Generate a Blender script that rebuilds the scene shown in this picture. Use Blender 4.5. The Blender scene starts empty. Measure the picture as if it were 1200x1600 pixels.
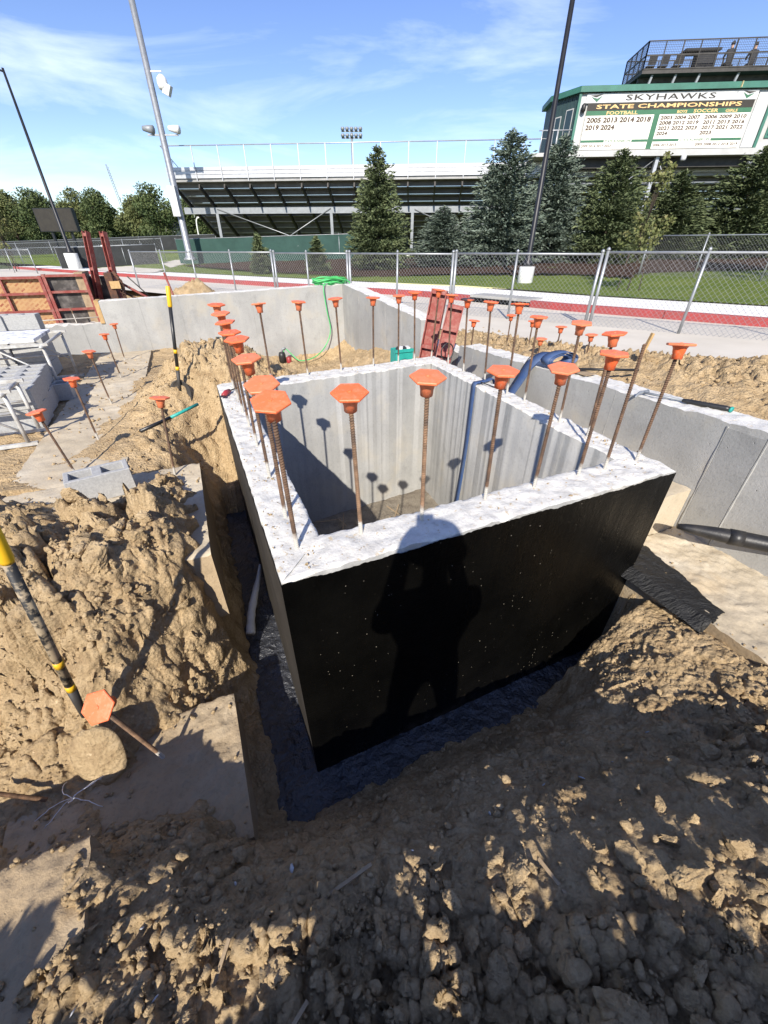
import bpy, math, random
import numpy as np
from mathutils import Vector, Matrix, Quaternion

random.seed(7)
SC = bpy.context.scene
COL = SC.collection
R = math.radians

# ------------------------------------------------------------------ camera, sky, sun, exposure
cam_d = bpy.data.cameras.new('camera')
cam_d.sensor_fit = 'VERTICAL'; cam_d.sensor_height = 24.0; cam_d.sensor_width = 18.0
cam_d.lens = 24.0 * 618.0 / 1600.0
cam_d.clip_start = 0.02; cam_d.clip_end = 3000
cam = bpy.data.objects.new('camera', cam_d); COL.objects.link(cam)
cam.location = (0, 0, 1.0); cam.rotation_euler = (R(90 - 33.497), 0, 0)
SC.camera = cam
SUN_T = Vector((0.141, 1.158, -0.80)).normalized()          # the way the light travels
SUN_EL = math.asin(-SUN_T.z); SUN_AZ = math.atan2(-SUN_T.x, -SUN_T.y)

W = bpy.data.worlds.new('World'); SC.world = W; W.use_nodes = True
wn = W.node_tree; wn.nodes.clear()
def wnode(t, **k):
    n = wn.nodes.new(t)
    for a, v in k.items(): setattr(n, a, v)
    return n
w_out = wnode('ShaderNodeOutputWorld'); w_bg = wnode('ShaderNodeBackground')
w_sky = wnode('ShaderNodeTexSky', sky_type='NISHITA', sun_disc=False, sun_elevation=SUN_EL, sun_rotation=SUN_AZ,
              altitude=350, air_density=1.0, dust_density=0.0, ozone_density=1.6)
w_co = wnode('ShaderNodeTexCoord'); w_map = wnode('ShaderNodeMapping')
w_map.inputs['Scale'].default_value = (1.0, 1.9, 5.2); w_map.inputs['Rotation'].default_value = (0.10, 0.20, 0.5)
w_n = wnode('ShaderNodeTexNoise'); w_n.inputs['Scale'].default_value = 1.7; w_n.inputs['Detail'].default_value = 9
w_n.inputs['Roughness'].default_value = 0.58; w_n.inputs['Distortion'].default_value = 0.5
w_r = wnode('ShaderNodeValToRGB'); w_r.color_ramp.elements[0].position = 0.49; w_r.color_ramp.elements[1].position = 0.80
w_r.color_ramp.elements[1].color = (.62, .62, .62, 1)
w_hs = wnode('ShaderNodeHueSaturation'); w_hs.inputs['Saturation'].default_value = 1.16; w_hs.inputs['Hue'].default_value = 0.518; w_hs.inputs['Value'].default_value = 0.665
w_mix = wnode('ShaderNodeMix', data_type='RGBA')
w_mix.inputs[7].default_value = (5.4, 5.9, 6.7, 1)
w_bg.inputs['Strength'].default_value = 0.15
L_ = wn.links.new
L_(w_co.outputs['Generated'], w_map.inputs['Vector']); L_(w_map.outputs['Vector'], w_n.inputs['Vector'])
L_(w_n.outputs['Fac'], w_r.inputs['Fac']); L_(w_r.outputs['Color'], w_mix.inputs[0])
L_(w_sky.outputs['Color'], w_hs.inputs['Color']); L_(w_hs.outputs['Color'], w_mix.inputs[6]); L_(w_mix.outputs[2], w_bg.inputs['Color']); L_(w_bg.outputs['Background'], w_out.inputs['Surface'])

sun_d = bpy.data.lights.new('sun', 'SUN'); sun_d.energy = 3.95; sun_d.angle = R(0.53); sun_d.color = (1.0, 0.93, 0.82)
sun = bpy.data.objects.new('sun', sun_d); COL.objects.link(sun)
sun.rotation_euler = SUN_T.to_track_quat('-Z', 'Y').to_euler(); sun.location = (-3, -20, 20)
SC.view_settings.view_transform = 'Standard'; SC.view_settings.look = 'None'
SC.view_settings.gamma = 1.0; SC.view_settings.use_curve_mapping = False
SC.view_settings.exposure = 0.90

# ------------------------------------------------------------------ frames of the place
TH = R(24.0); E1 = (math.cos(TH), math.sin(TH)); E2 = (-math.sin(TH), math.cos(TH)); O0 = (-0.37, 1.05)
def L(a, b, z=0.0):                       # building grid: a along the black wall, b away from it
    return (O0[0] + a*E1[0] + b*E2[0], O0[1] + a*E1[1] + b*E2[1], z)
def toL(x, y):
    dx, dy = x - O0[0], y - O0[1]
    return dx*E1[0] + dy*E1[1], dx*E2[0] + dy*E2[1]
BT = R(-4.7); BD = (math.cos(BT), math.sin(BT)); BN = (-math.sin(BT), math.cos(BT)); BO = (-14.85, 36.0)
def S(s, o, z):                           # grandstand grid: s along its back, o away from us
    return (BO[0] + s*BD[0] + o*BN[0], BO[1] + s*BD[1] + o*BN[1], z)
KERB = [(-60, 62), (-30, 37.6), (-14, 25.4), (-4.9, 18.9), (1.25, 14.4), (4.55, 10.8), (7.6, 8.25), (14, 3.2), (40, -16), (90, -50)]
def kerb_y(x):
    return np.interp(x, [p[0] for p in KERB], [p[1] for p in KERB])
def gz(x, y):                             # the land beyond the kerb rises gently
    d = np.maximum(0, (np.asarray(y, float) - kerb_y(x)) * 0.8 - 1.5)
    return -0.10 + np.minimum(0.045 * d, 0.9 + 0.028 * d)
def gzf(x, y): return float(gz(x, y))

# ------------------------------------------------------------------ noise
def _h(ix, iy, iz, s):
    n = (ix.astype(np.int64)*374761393 + iy.astype(np.int64)*668265263 + iz.astype(np.int64)*2147483647*3 + s*974634777) & 0xffffffff
    n = ((n ^ (n >> 13)) * 1274126177) & 0xffffffff
    n = ((n ^ (n >> 16)) * 2246822519) & 0xffffffff
    return ((n ^ (n >> 15)) & 0xffffff) / float(0xffffff)
def vn(x, y, z, s=0):
    x, y, z = np.broadcast_arrays(np.asarray(x, float), np.asarray(y, float), np.asarray(z, float))
    ix, iy, iz = np.floor(x), np.floor(y), np.floor(z)
    fx, fy, fz = x-ix, y-iy, z-iz
    fx = fx*fx*fx*(fx*(fx*6-15)+10); fy = fy*fy*fy*(fy*(fy*6-15)+10); fz = fz*fz*(3-2*fz)
    r = 0
    for dx in (0, 1):
        wx = fx if dx else 1-fx
        for dy in (0, 1):
            wy = fy if dy else 1-fy
            for dz in (0, 1):
                r = r + wx*wy*(fz if dz else 1-fz)*_h(ix+dx, iy+dy, iz+dz, s)
    return r*2-1
def fbm(x, y, z, sc, oc=4, s=0, gain=.5):
    r = 0; a = 1.0; t = 0
    for i in range(oc):
        r = r + a*vn(x*sc, y*sc, z*sc, s+i*17); t += a; a *= gain; sc *= 2.03
    return r/t
def blocks(x, y, sc, s=0):                # broken clay: jittered cells, each a tilted facet, parted by cracks
    gx, gy = x*sc, y*sc; ix, iy = np.floor(gx), np.floor(gy); zero = np.zeros_like(gx)
    f1 = np.full_like(gx, 9.); f2 = np.full_like(gx, 9.); H = zero.copy()
    for dx in (-1, 0, 1):
        for dy in (-1, 0, 1):
            cx, cy = ix+dx, iy+dy
            ox = gx - (cx + .1 + .8*_h(cx, cy, zero, s+1)); oy = gy - (cy + .1 + .8*_h(cx, cy, zero, s+2)); d = np.hypot(ox, oy)
            h = _h(cx, cy, zero, s+3)**1.6 + (_h(cx, cy, zero, s+4)-.5)*1.1*ox + (_h(cx, cy, zero, s+5)-.5)*1.1*oy
            nw = d < f1; f2 = np.where(nw, f1, np.minimum(f2, d)); H = np.where(nw, h, H); f1 = np.where(nw, d, f1)
    return H*sstep(.0, .22, f2-f1)/sc
def domes(x, y, sc, s=0, fill=.5):        # half buried lumps on a jittered lattice
    gx, gy = x*sc, y*sc
    ix, iy = np.floor(gx), np.floor(gy)
    best = np.zeros_like(gx)
    zero = np.zeros_like(gx)
    for dx in (-1, 0, 1):
        for dy in (-1, 0, 1):
            cx, cy = ix+dx, iy+dy
            px = cx + .15 + .7*_h(cx, cy, zero, s+1); py = cy + .15 + .7*_h(cx, cy, zero, s+2)
            rr = .25 + .45*_h(cx, cy, zero, s+3); on = (_h(cx, cy, zero, s+4) < fill)
            d2 = ((gx-px)**2 + (gy-py)**2) / rr**2
            best = np.maximum(best, np.where(on, np.sqrt(np.clip(1-d2, 0, 1))*rr, 0))
    return best/sc
def sstep(a, b, x):
    t = np.clip((x-a)/(b-a), 0, 1); return t*t*(3-2*t)

# ------------------------------------------------------------------ materials
MATS = {}
def nmat(name):
    m = bpy.data.materials.new(name); m.use_nodes = True
    nt = m.node_tree; b = nt.nodes['Principled BSDF']
    MATS[name] = m
    return m, nt, b
def tex_noise(nt, vec, scale, detail=6, rough=.55, dist=0):
    n = nt.nodes.new('ShaderNodeTexNoise'); n.inputs['Scale'].default_value = scale; n.inputs['Detail'].default_value = detail
    n.inputs['Roughness'].default_value = rough; n.inputs['Distortion'].default_value = dist
    nt.links.new(vec, n.inputs['Vector']); return n.outputs['Fac']
def ramp(nt, fac, stops):
    r = nt.nodes.new('ShaderNodeValToRGB'); e = r.color_ramp.elements
    while len(e) < len(stops): e.new(.5)
    for k, (p, c) in enumerate(stops):
        e[k].position = p; e[k].color = (c, c, c, 1) if isinstance(c, (int, float)) else (*c, 1)
    nt.links.new(fac, r.inputs['Fac']); return r.outputs['Color']
def mixc(nt, fac, a, b, bt='MIX'):
    m = nt.nodes.new('ShaderNodeMix'); m.data_type = 'RGBA'; m.blend_type = bt
    for sock, v in ((m.inputs[0], fac), (m.inputs[6], a), (m.inputs[7], b)):
        if isinstance(v, (int, float)): sock.default_value = v
        elif isinstance(v, tuple): sock.default_value = (*v, 1)
        else: nt.links.new(v, sock)
    return m.outputs[2]
def coords(nt, kind='Object', scale=(1, 1, 1), rot=(0, 0, 0)):
    if kind == 'World':
        g = nt.nodes.new('ShaderNodeNewGeometry'); o = g.outputs['Position']
    else:
        c = nt.nodes.new('ShaderNodeTexCoord'); o = c.outputs[kind]
    if scale != (1, 1, 1) or rot != (0, 0, 0):
        m = nt.nodes.new('ShaderNodeMapping'); m.inputs['Scale'].default_value = scale; m.inputs['Rotation'].default_value = rot
        nt.links.new(o, m.inputs['Vector']); o = m.outputs['Vector']
    return o
def bump(nt, b, h, dist, strength=1.0, prev=None):
    n = nt.nodes.new('ShaderNodeBump'); n.inputs['Distance'].default_value = dist; n.inputs['Strength'].default_value = strength
    nt.links.new(h, n.inputs['Height'])
    if prev: nt.links.new(prev, n.inputs['Normal'])
    nt.links.new(n.outputs['Normal'], b.inputs['Normal']); return n.outputs['Normal']
def simple(name, c1, c2=None, sc=12, rough=.7, metal=0, bsc=60, bd=0.0, kind='Object', lo=.35, hi=.65, spec=.5):
    m, nt, b = nmat(name)
    v = coords(nt, kind)
    if c2 is None: c2 = tuple(x*.78 for x in c1)
    col = ramp(nt, tex_noise(nt, v, sc, 8, .6), [(lo, c1), (hi, c2)])
    nt.links.new(col, b.inputs['Base Color'])
    b.inputs['Roughness'].default_value = rough; b.inputs['Metallic'].default_value = metal
    b.inputs['Specular IOR Level'].default_value = spec
    if bd: bump(nt, b, tex_noise(nt, v, bsc, 6, .6), bd)
    return m

def soil_mat(name, light, mid, dark, k=1.0):
    m, nt, b = nmat(name)
    v = coords(nt, 'World')
    big = tex_noise(nt, v, 1.6, 6, .6); med = tex_noise(nt, v, 9, 8, .65); fine = tex_noise(nt, v, 70, 6, .7)
    c = ramp(nt, med, [(.30, dark), (.5, mid), (.72, light)])
    c = mixc(nt, ramp(nt, big, [(.42, 0.0), (.68, .55)]), c, light)
    c = mixc(nt, ramp(nt, fine, [(.42, .35), (.6, 0.0)]), c, dark)
    pale = ramp(nt, tex_noise(nt, v, 23, 4, .6), [(.66, 0.0), (.74, .6)])
    c = mixc(nt, pale, c, tuple(min(1, x*1.35+.03) for x in light))
    nt.links.new(c, b.inputs['Base Color']); b.inputs['Roughness'].default_value = .95
    b.inputs['Specular IOR Level'].default_value = .15
    vo = nt.nodes.new('ShaderNodeTexVoronoi'); vo.inputs['Scale'].default_value = 55; nt.links.new(v, vo.inputs['Vector'])
    n1 = bump(nt, b, vo.outputs['Distance'], .012*k, .8)
    n2 = bump(nt, b, tex_noise(nt, v, 28, 8, .75), .02*k, .8, n1)
    bump(nt, b, fine, .010*k, .8, n2)
    return m
soil_mat('soil', (.60, .455, .275), (.47, .345, .195), (.31, .212, .116))
soil_mat('clod', (.62, .475, .29), (.49, .362, .206), (.32, .222, .122))
soil_mat('pit_dirt', (.34, .30, .24), (.26, .225, .175), (.15, .125, .10))

def concrete_mat(name, c1, c2, c3, streak=True, rough=.85, bd=.004, stain=None):
    m, nt, b = nmat(name)
    v = coords(nt, 'World')
    big = tex_noise(nt, v, 1.3, 7, .6, .4); fine = tex_noise(nt, v, 60, 6, .7); mid = tex_noise(nt, v, 7, 6, .6)
    c = ramp(nt, big, [(.34, c1), (.52, c2), (.68, c3)])
    if streak:
        vs = coords(nt, 'World', (9, 9, .55))
        st = tex_noise(nt, vs, 2.0, 5, .6)
        c = mixc(nt, ramp(nt, st, [(.40, .10), (.60, 0.0)]), c, tuple(x*.7 for x in c2))
        vb = coords(nt, 'World', (1.2, 1.2, .10))
        c = mixc(nt, ramp(nt, tex_noise(nt, vb, 2.1, 2, .4), [(.46, 0.0), (.56, .12)]), c, tuple(x*1.15 for x in c3))
    c = mixc(nt, ramp(nt, mid, [(.56, 0.0), (.72, .35)]), c, tuple(x*.72 for x in c1))
    c = mixc(nt, ramp(nt, fine, [(.36, .30), (.48, 0.0)]), c, tuple(x*.6 for x in c1))
    if stain:
        c = mixc(nt, ramp(nt, tex_noise(nt, v, 2.6, 5, .6), [(.54, 0.0), (.70, .6)]), c, stain)
    nt.links.new(c, b.inputs['Base Color']); b.inputs['Roughness'].default_value = rough
    b.inputs['Specular IOR Level'].default_value = .3
    # air holes left by the forms
    vo = nt.nodes.new('ShaderNodeTexVoronoi'); vo.inputs['Scale'].default_value = 14; nt.links.new(v, vo.inputs['Vector'])
    hole = ramp(nt, vo.outputs['Distance'], [(.03, 0.0), (.075, 1.0)])
    n1 = bump(nt, b, hole, .004, .8)
    n2 = bump(nt, b, mid, bd*1.5, .5, n1)
    bump(nt, b, fine, bd, .6, n2)
    return m
concrete_mat('concrete', (.285, .283, .272), (.345, .342, .328), (.41, .405, .385), stain=(.40, .365, .30))
concrete_mat('concrete_dark', (.24, .24, .236), (.28, .28, .272), (.32, .318, .31))
concrete_mat('concrete_footing', (.44, .37, .265), (.52, .445, .33), (.60, .54, .43), False, .9, .006, (.46, .35, .21))
concrete_mat('concrete_dusty', (.30, .225, .14), (.37, .28, .175), (.45, .37, .26), False, .9, .010, (.36, .255, .14))
def top_mat():
    m, nt, b = nmat('concrete_top')
    v = coords(nt, 'World')
    a = tex_noise(nt, v, 14, 8, .65); f = tex_noise(nt, v, 75, 6, .7)
    c = ramp(nt, a, [(.35, (.50, .485, .45)), (.55, (.66, .645, .60)), (.7, (.56, .53, .47))])
    c = mixc(nt, ramp(nt, tex_noise(nt, v, 26, 5, .65, .6), [(.60, 0.0), (.66, .85)]), c, (.50, .39, .235))
    c = mixc(nt, ramp(nt, f, [(.30, .6), (.42, 0.0)]), c, (.33, .32, .30))
    nt.links.new(c, b.inputs['Base Color']); b.inputs['Roughness'].default_value = .92
    n1 = bump(nt, b, a, .010, .6); bump(nt, b, f, .006, .7, n1)
top_mat()
def tar_mat(name, rough, c=(.0028, .0026, .0022), specks=True, bsc=26, bd=.004, stretch=(1, 1, 1), spec=.22):
    m, nt, b = nmat(name)
    v = coords(nt, 'World', stretch)
    c0 = ramp(nt, tex_noise(nt, v, 5, 6, .6), [(.35, c), (.7, tuple(x*1.8 for x in c))])
    if specks:
        vo = nt.nodes.new('ShaderNodeTexVoronoi'); vo.inputs['Scale'].default_value = 34; vo.inputs['Randomness'].default_value = 1
        nt.links.new(v, vo.inputs['Vector'])
        sel = ramp(nt, vo.outputs['Color'], [(.80, 0.0), (.82, 1.0)])
        dot = ramp(nt, vo.outputs['Distance'], [(.07, 1.0), (.10, 0.0)])
        k = mixc(nt, 1.0, sel, dot, 'MULTIPLY')
        k = mixc(nt, 1.0, k, ramp(nt, tex_noise(nt, v, 1.7, 3, .5), [(.45, 0.0), (.62, 1.0)]), 'MULTIPLY')
        c0 = mixc(nt, k, c0, (.42, .36, .27))
    nt.links.new(c0, b.inputs['Base Color']); b.inputs['Roughness'].default_value = rough; b.inputs['Specular IOR Level'].default_value = spec
    n1 = bump(nt, b, tex_noise(nt, v, bsc, 6, .6), bd, .8)
    bump(nt, b, tex_noise(nt, v, bsc*5, 3, .5), bd*.3, .5, n1)
def tar_wall_mat():
    m, nt, b = nmat('tar_wall'); v = coords(nt, 'World'); vs = coords(nt, 'World', (6, 6, .8)); vh = coords(nt, 'World', (1, 1, 5))
    c = ramp(nt, tex_noise(nt, v, 3, 7, .65), [(.35, (.0012, .0012, .0011)), (.7, (.0034, .0032, .0027))])
    vo = nt.nodes.new('ShaderNodeTexVoronoi'); vo.inputs['Scale'].default_value = 40; nt.links.new(v, vo.inputs['Vector'])
    sel = ramp(nt, vo.outputs['Color'], [(.64, 0.0), (.66, 1.0)]); dot = ramp(nt, vo.outputs['Distance'], [(.075, 1.0), (.12, 0.0)])
    k = mixc(nt, 1.0, mixc(nt, 1.0, sel, dot, 'MULTIPLY'), ramp(nt, tex_noise(nt, v, 1.9, 4, .6), [(.44, 0.0), (.60, 1.0)]), 'MULTIPLY')
    c = mixc(nt, k, c, (.34, .30, .24))
    sx = nt.nodes.new('ShaderNodeSeparateXYZ'); nt.links.new(v, sx.inputs[0])
    ad = nt.nodes.new('ShaderNodeMath'); ad.operation = 'MULTIPLY_ADD'; nt.links.new(tex_noise(nt, v, 9, 7, .7), ad.inputs[0]); ad.inputs[1].default_value = -.75; nt.links.new(sx.outputs['Z'], ad.inputs[2])
    a2 = nt.nodes.new('ShaderNodeMath'); a2.operation = 'ADD'; a2.inputs[1].default_value = 2.0; nt.links.new(ad.outputs[0], a2.inputs[0])
    c = mixc(nt, ramp(nt, a2.outputs[0], [(.12, .35), (.22, 0.0)]), c, (.12, .09, .06))
    nt.links.new(c, b.inputs['Base Color'])
    nt.links.new(ramp(nt, tex_noise(nt, vs, 1.4, 5, .6), [(.35, .22), (.65, .42)]), b.inputs['Roughness']); b.inputs['Specular IOR Level'].default_value = .12
    n1 = bump(nt, b, tex_noise(nt, vs, 2.2, 6, .6), .006, .7); n2 = bump(nt, b, tex_noise(nt, v, 38, 6, .65), .004, .7, n1); bump(nt, b, tex_noise(nt, vh, 26, 4, .6), .003, .5, n2)
tar_wall_mat()
tar_mat('tar_wall_dull', .62, (.035, .031, .026), False)
tar_mat('tar_wet', .36, (.026, .028, .034), False, 12, .05, (1, 1, 1), 1.0)  # bluish base colour lifted to paint in some of the sky's reflection
tar_mat('tar_patch', .45, (.010, .010, .010), False, 20, .02, (1, 3, 1), .4)
def rebar_mat(name, c1, c2):
    m, nt, b = nmat(name); v = coords(nt, 'Object', (1, 1, .6)); sx = nt.nodes.new('ShaderNodeSeparateXYZ'); tc = nt.nodes.new('ShaderNodeTexCoord'); nt.links.new(tc.outputs['Object'], sx.inputs[0])
    oi = nt.nodes.new('ShaderNodeObjectInfo'); va = nt.nodes.new('ShaderNodeVectorMath'); va.operation = 'ADD'; nt.links.new(v, va.inputs[0]); nt.links.new(oi.outputs['Location'], va.inputs[1]); v = va.outputs[0]
    c = ramp(nt, tex_noise(nt, v, 22, 7, .65), [(.32, c2), (.52, c1), (.72, tuple(x*1.7 for x in c1))])
    c = mixc(nt, ramp(nt, tex_noise(nt, v, 7, 3, .6), [(.55, 0.0), (.66, .7)]), c, (.06, .045, .038))
    ad = nt.nodes.new('ShaderNodeMath'); ad.operation = 'MULTIPLY_ADD'; nt.links.new(tex_noise(nt, v, 12, 5, .6), ad.inputs[0]); ad.inputs[1].default_value = -.22; nt.links.new(sx.outputs['Z'], ad.inputs[2])
    c = mixc(nt, ramp(nt, ad.outputs[0], [(-.0, .85), (.04, 0.0)]), c, (.52, .50, .45))     # cement splashed up from the pour
    nt.links.new(c, b.inputs['Base Color']); b.inputs['Roughness'].default_value = .8; b.inputs['Metallic'].default_value = .15
rebar_mat('rebar', (.13, .075, .045), (.06, .038, .028)); rebar_mat('rebar_clean', (.20, .12, .07), (.10, .062, .04))
def cap_mat():
    m, nt, b = nmat('cap_orange'); v = coords(nt, 'Object'); oi = nt.nodes.new('ShaderNodeObjectInfo')
    c = mixc(nt, oi.outputs['Random'], (.85, .135, .035), (.74, .20, .085))
    c = mixc(nt, ramp(nt, tex_noise(nt, v, 40, 6, .65), [(.50, 0.0), (.72, .45)]), c, (.66, .30, .17))
    c = mixc(nt, ramp(nt, tex_noise(nt, v, 110, 3, .6), [(.62, 0.0), (.68, .6)]), c, (.45, .30, .2))
    nt.links.new(c, b.inputs['Base Color']); b.inputs['Roughness'].default_value = .5
    bump(nt, b, tex_noise(nt, v, 150, 4, .6), .001, .6)
cap_mat()
simple('cap_tarred', (.03, .02, .018), (.55, .12, .04), 11, .5, 0, 120, .0006, lo=.52, hi=.6)
simple('steel_red', (.23, .045, .035), (.31, .15, .12), 16, .62, .1, 50, .002, lo=.45, hi=.75)
simple('steel_rust', (.13, .055, .03), (.07, .04, .03), 20, .8, .2, 60, .002)
simple('ply_dark', (.045, .04, .037), (.20, .18, .165), 9, .8, 0, 60, .001, lo=.45, hi=.8)
simple('timber', (.50, .33, .15), (.38, .24, .10), 20, .75, 0, 60, .001)
simple('timber_old', (.36, .27, .17), (.25, .18, .11), 14, .85, 0, 60, .002)
simple('cmu', (.40, .40, .39), (.33, .33, .325), 60, .95, 0, 160, .003, lo=.4, hi=.6)
simple('scaffold', (.55, .55, .53), (.36, .34, .31), 14, .6, .2, 60, .001)
simple('plank_white', (.70, .70, .72), (.22, .24, .28), 11, .85, 0, 40, .003, lo=.52, hi=.66)
simple('black_plastic', (.016, .016, .017), (.05, .045, .04), 10, .45, 0, 60, .001, lo=.5, hi=.8)
simple('black_handle', (.012, .012, .013), (.022, .022, .022), 12, .38, 0, 90, .0005)
simple('handle_dusty', (.014, .014, .014), (.32, .25, .16), 26, .6, 0, 60, .001, lo=.46, hi=.56)
simple('yellow_plastic', (.78, .46, .015), (.70, .40, .02), 12, .42)
simple('blue_strap', (.03, .07, .19), (.06, .095, .18), 14, .6, 0, 120, .001)
simple('green_hose', (.06, .40, .10), (.09, .50, .17), 6, .4)
simple('teal_plastic', (.015, .28, .24), (.03, .36, .31), 10, .5, 0, 30, .004)
simple('white_plastic', (.75, .75, .74), (.6, .6, .58), 10, .5)
simple('red_plastic', (.35, .03, .04), (.25, .03, .03), 10, .5)
simple('blade_muddy', (.36, .27, .165), (.27, .195, .115), 14, .95, 0, 70, .006, spec=.1)
simple('galvanized', (.36, .375, .39), (.28, .295, .31), 8, .48, .6, 60, .0005)
simple('wire', (.42, .43, .44), (.34, .35, .36), 8, .5, .6)
simple('wire_white', (.80, .80, .80), (.7, .7, .7), 8, .5)
simple('aluminium', (.50, .51, .53), (.42, .43, .45), 3, .45, .5, 20, .001)
simple('plank_under', (.33, .326, .315), (.24, .237, .23), 2, .5, .3)
simple('riser_shade', (.13, .128, .125), (.09, .088, .085), 2, .55, .2)  # dark riser tone paints in the shadowed gaps between the plank undersides
simple('steel_dark', (.035, .032, .030), (.06, .055, .05), 4, .6, .2)
simple('steel_grey', (.27, .29, .31), (.22, .235, .25), 4, .55, .3)
simple('pole_black', (.012, .013, .016), (.02, .02, .024), 4, .45, .2)
simple('screen_green', (.018, .052, .043), (.025, .068, .056), 1.5, .85, 0, 8, .02)
simple('screen_black', (.016, .018, .019), (.026, .028, .03), 2, .85, 0, 8, .02)
simple('led_black', (.008, .009, .010), (.012, .013, .014), 4, .55)
simple('road', (.60, .55, .47), (.52, .475, .40), .8, .9, 0, 40, .003, 'World')
simple('pavement', (.80, .78, .73), (.72, .70, .655), 1.2, .9, 0, 40, .003, 'World')
simple('kerb_red', (.34, .045, .045), (.27, .055, .05), 2.4, .75, 0, 40, .002, 'World')
simple('track_red', (.30, .075, .055), (.26, .07, .055), 2, .9, 0, 40, .003, 'World')
simple('mulch', (.045, .027, .018), (.085, .05, .033), 5, .98, 0, 9, .12, 'World', spec=.1)
simple('hedge_ground', (.05, .075, .02), (.07, .09, .03), 3, .95, 0, 9, .1, 'World')
simple('bark', (.085, .062, .045), (.05, .037, .028), 10, .95, 0, 30, .01)
simple('siding_green', (.028, .055, .058), (.036, .068, .07), 3, .6)
simple('fascia_green', (.035, .13, .095), (.045, .17, .125), 2, .5)
simple('sign_white', (.80, .78, .72), (.74, .71, .64), 1.2, .6)
simple('sign_cream', (.80, .62, .30), (.72, .52, .24), 1.2, .6)
simple('sign_green', (.032, .125, .065), (.04, .15, .08), 2, .6)
simple('sign_black', (.02, .016, .012), (.03, .025, .018), 2, .6)
simple('sign_gold', (.78, .53, .22), (.72, .46, .2), 2, .6)
simple('sign_brown', (.07, .035, .015), (.05, .03, .015), 2, .6)
simple('wall_grey', (.46, .46, .45), (.40, .40, .39), 2, .6)
simple('banner', (.56, .57, .58), (.42, .43, .44), 2, .6)
simple('cloth_dark', (.022, .023, .028), (.034, .035, .04), 6, .9)
simple('cloth_blue', (.045, .06, .10), (.055, .075, .12), 12, .9)
simple('vest', (.55, .62, .05), (.50, .55, .05), 8, .8)
simple('skin', (.48, .29, .20), (.44, .26, .18), 14, .55)
simple('boot', (.12, .075, .04), (.08, .05, .03), 14, .7)
simple('hard_hat', (.74, .74, .72), (.70, .70, .68), 5, .35)
simple('far_white', (.70, .70, .68), (.62, .62, .60), 3, .7)
def glass_mat():
    m, nt, b = nmat('glass'); b.inputs['Base Color'].default_value = (.03, .05, .06, 1); b.inputs['Roughness'].default_value = .06
glass_mat()
def grass_mat():
    m, nt, b = nmat('grass')
    v = coords(nt, 'World'); vm = coords(nt, 'World', (.35, 1.5, 1), (0, 0, R(36)))
    c = ramp(nt, tex_noise(nt, v, 3.2, 8, .7), [(.34, (.11, .165, .03)), (.55, (.17, .225, .045)), (.72, (.26, .27, .08))])
    c = mixc(nt, ramp(nt, tex_noise(nt, vm, 1.0, 4, .5), [(.44, 0.0), (.6, .5)]), c, (.22, .265, .06))
    c = mixc(nt, ramp(nt, tex_noise(nt, v, 30, 5, .7), [(.40, .45), (.55, 0.0)]), c, (.035, .065, .012))
    nt.links.new(c, b.inputs['Base Color']); b.inputs['Roughness'].default_value = .95; b.inputs['Specular IOR Level'].default_value = .1
    bump(nt, b, tex_noise(nt, v, 34, 6, .7), .06, 1)
grass_mat()
def osb_mat():            # form plywood with printed red-brown letters' blur and run-off
    m, nt, b = nmat('form_ply')
    v = coords(nt, 'Object', (1, 1, 1), (0, R(38), R(-24)))
    br = nt.nodes.new('ShaderNodeTexBrick'); br.inputs['Scale'].default_value = 5.5; br.inputs['Mortar Size'].default_value = .07
    br.inputs['Color1'].default_value = (.40, .23, .10, 1); br.inputs['Color2'].default_value = (.24, .06, .03, 1); br.inputs['Mortar'].default_value = (.42, .26, .12, 1)
    m2 = nt.nodes.new('ShaderNodeMapping'); m2.inputs['Rotation'].default_value = (R(90), 0, 0); nt.links.new(v, m2.inputs['Vector']); nt.links.new(m2.outputs['Vector'], br.inputs['Vector'])
    c = mixc(nt, ramp(nt, tex_noise(nt, v, 7, 6, .6), [(.45, 0.0), (.6, .7)]), br.outputs['Color'], (.36, .20, .095))
    nt.links.new(c, b.inputs['Base Color']); b.inputs['Roughness'].default_value = .8
osb_mat()
def leaf_mat(name, c1, c2, c3, tr=.15):
    m, nt, b = nmat(name)
    oi = nt.nodes.new('ShaderNodeObjectInfo')
    at = nt.nodes.new('ShaderNodeAttribute'); at.attribute_name = 'tint'
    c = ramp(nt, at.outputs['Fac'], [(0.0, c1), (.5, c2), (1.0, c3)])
    v = coords(nt, 'Object')
    c = mixc(nt, ramp(nt, tex_noise(nt, v, 2.2, 4, .6), [(.42, .45), (.6, 0.0)]), c, tuple(x*.6 for x in c1))
    nt.links.new(c, b.inputs['Base Color']); b.inputs['Roughness'].default_value = .75; b.inputs['Specular IOR Level'].default_value = .25
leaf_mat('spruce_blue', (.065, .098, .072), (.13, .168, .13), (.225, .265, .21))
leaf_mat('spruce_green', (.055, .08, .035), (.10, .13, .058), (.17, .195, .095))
leaf_mat('leaf_far', (.045, .07, .026), (.085, .115, .042), (.15, .175, .07))
leaf_mat('leaf_far_light', (.07, .09, .035), (.13, .15, .055), (.22, .225, .09))
leaf_mat('leaf_yellow', (.10, .14, .02), (.22, .24, .04), (.36, .33, .06))
leaf_mat('leaf_pale', (.09, .11, .035), (.15, .16, .06), (.22, .20, .09))
def M(n): return MATS[n]

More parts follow.
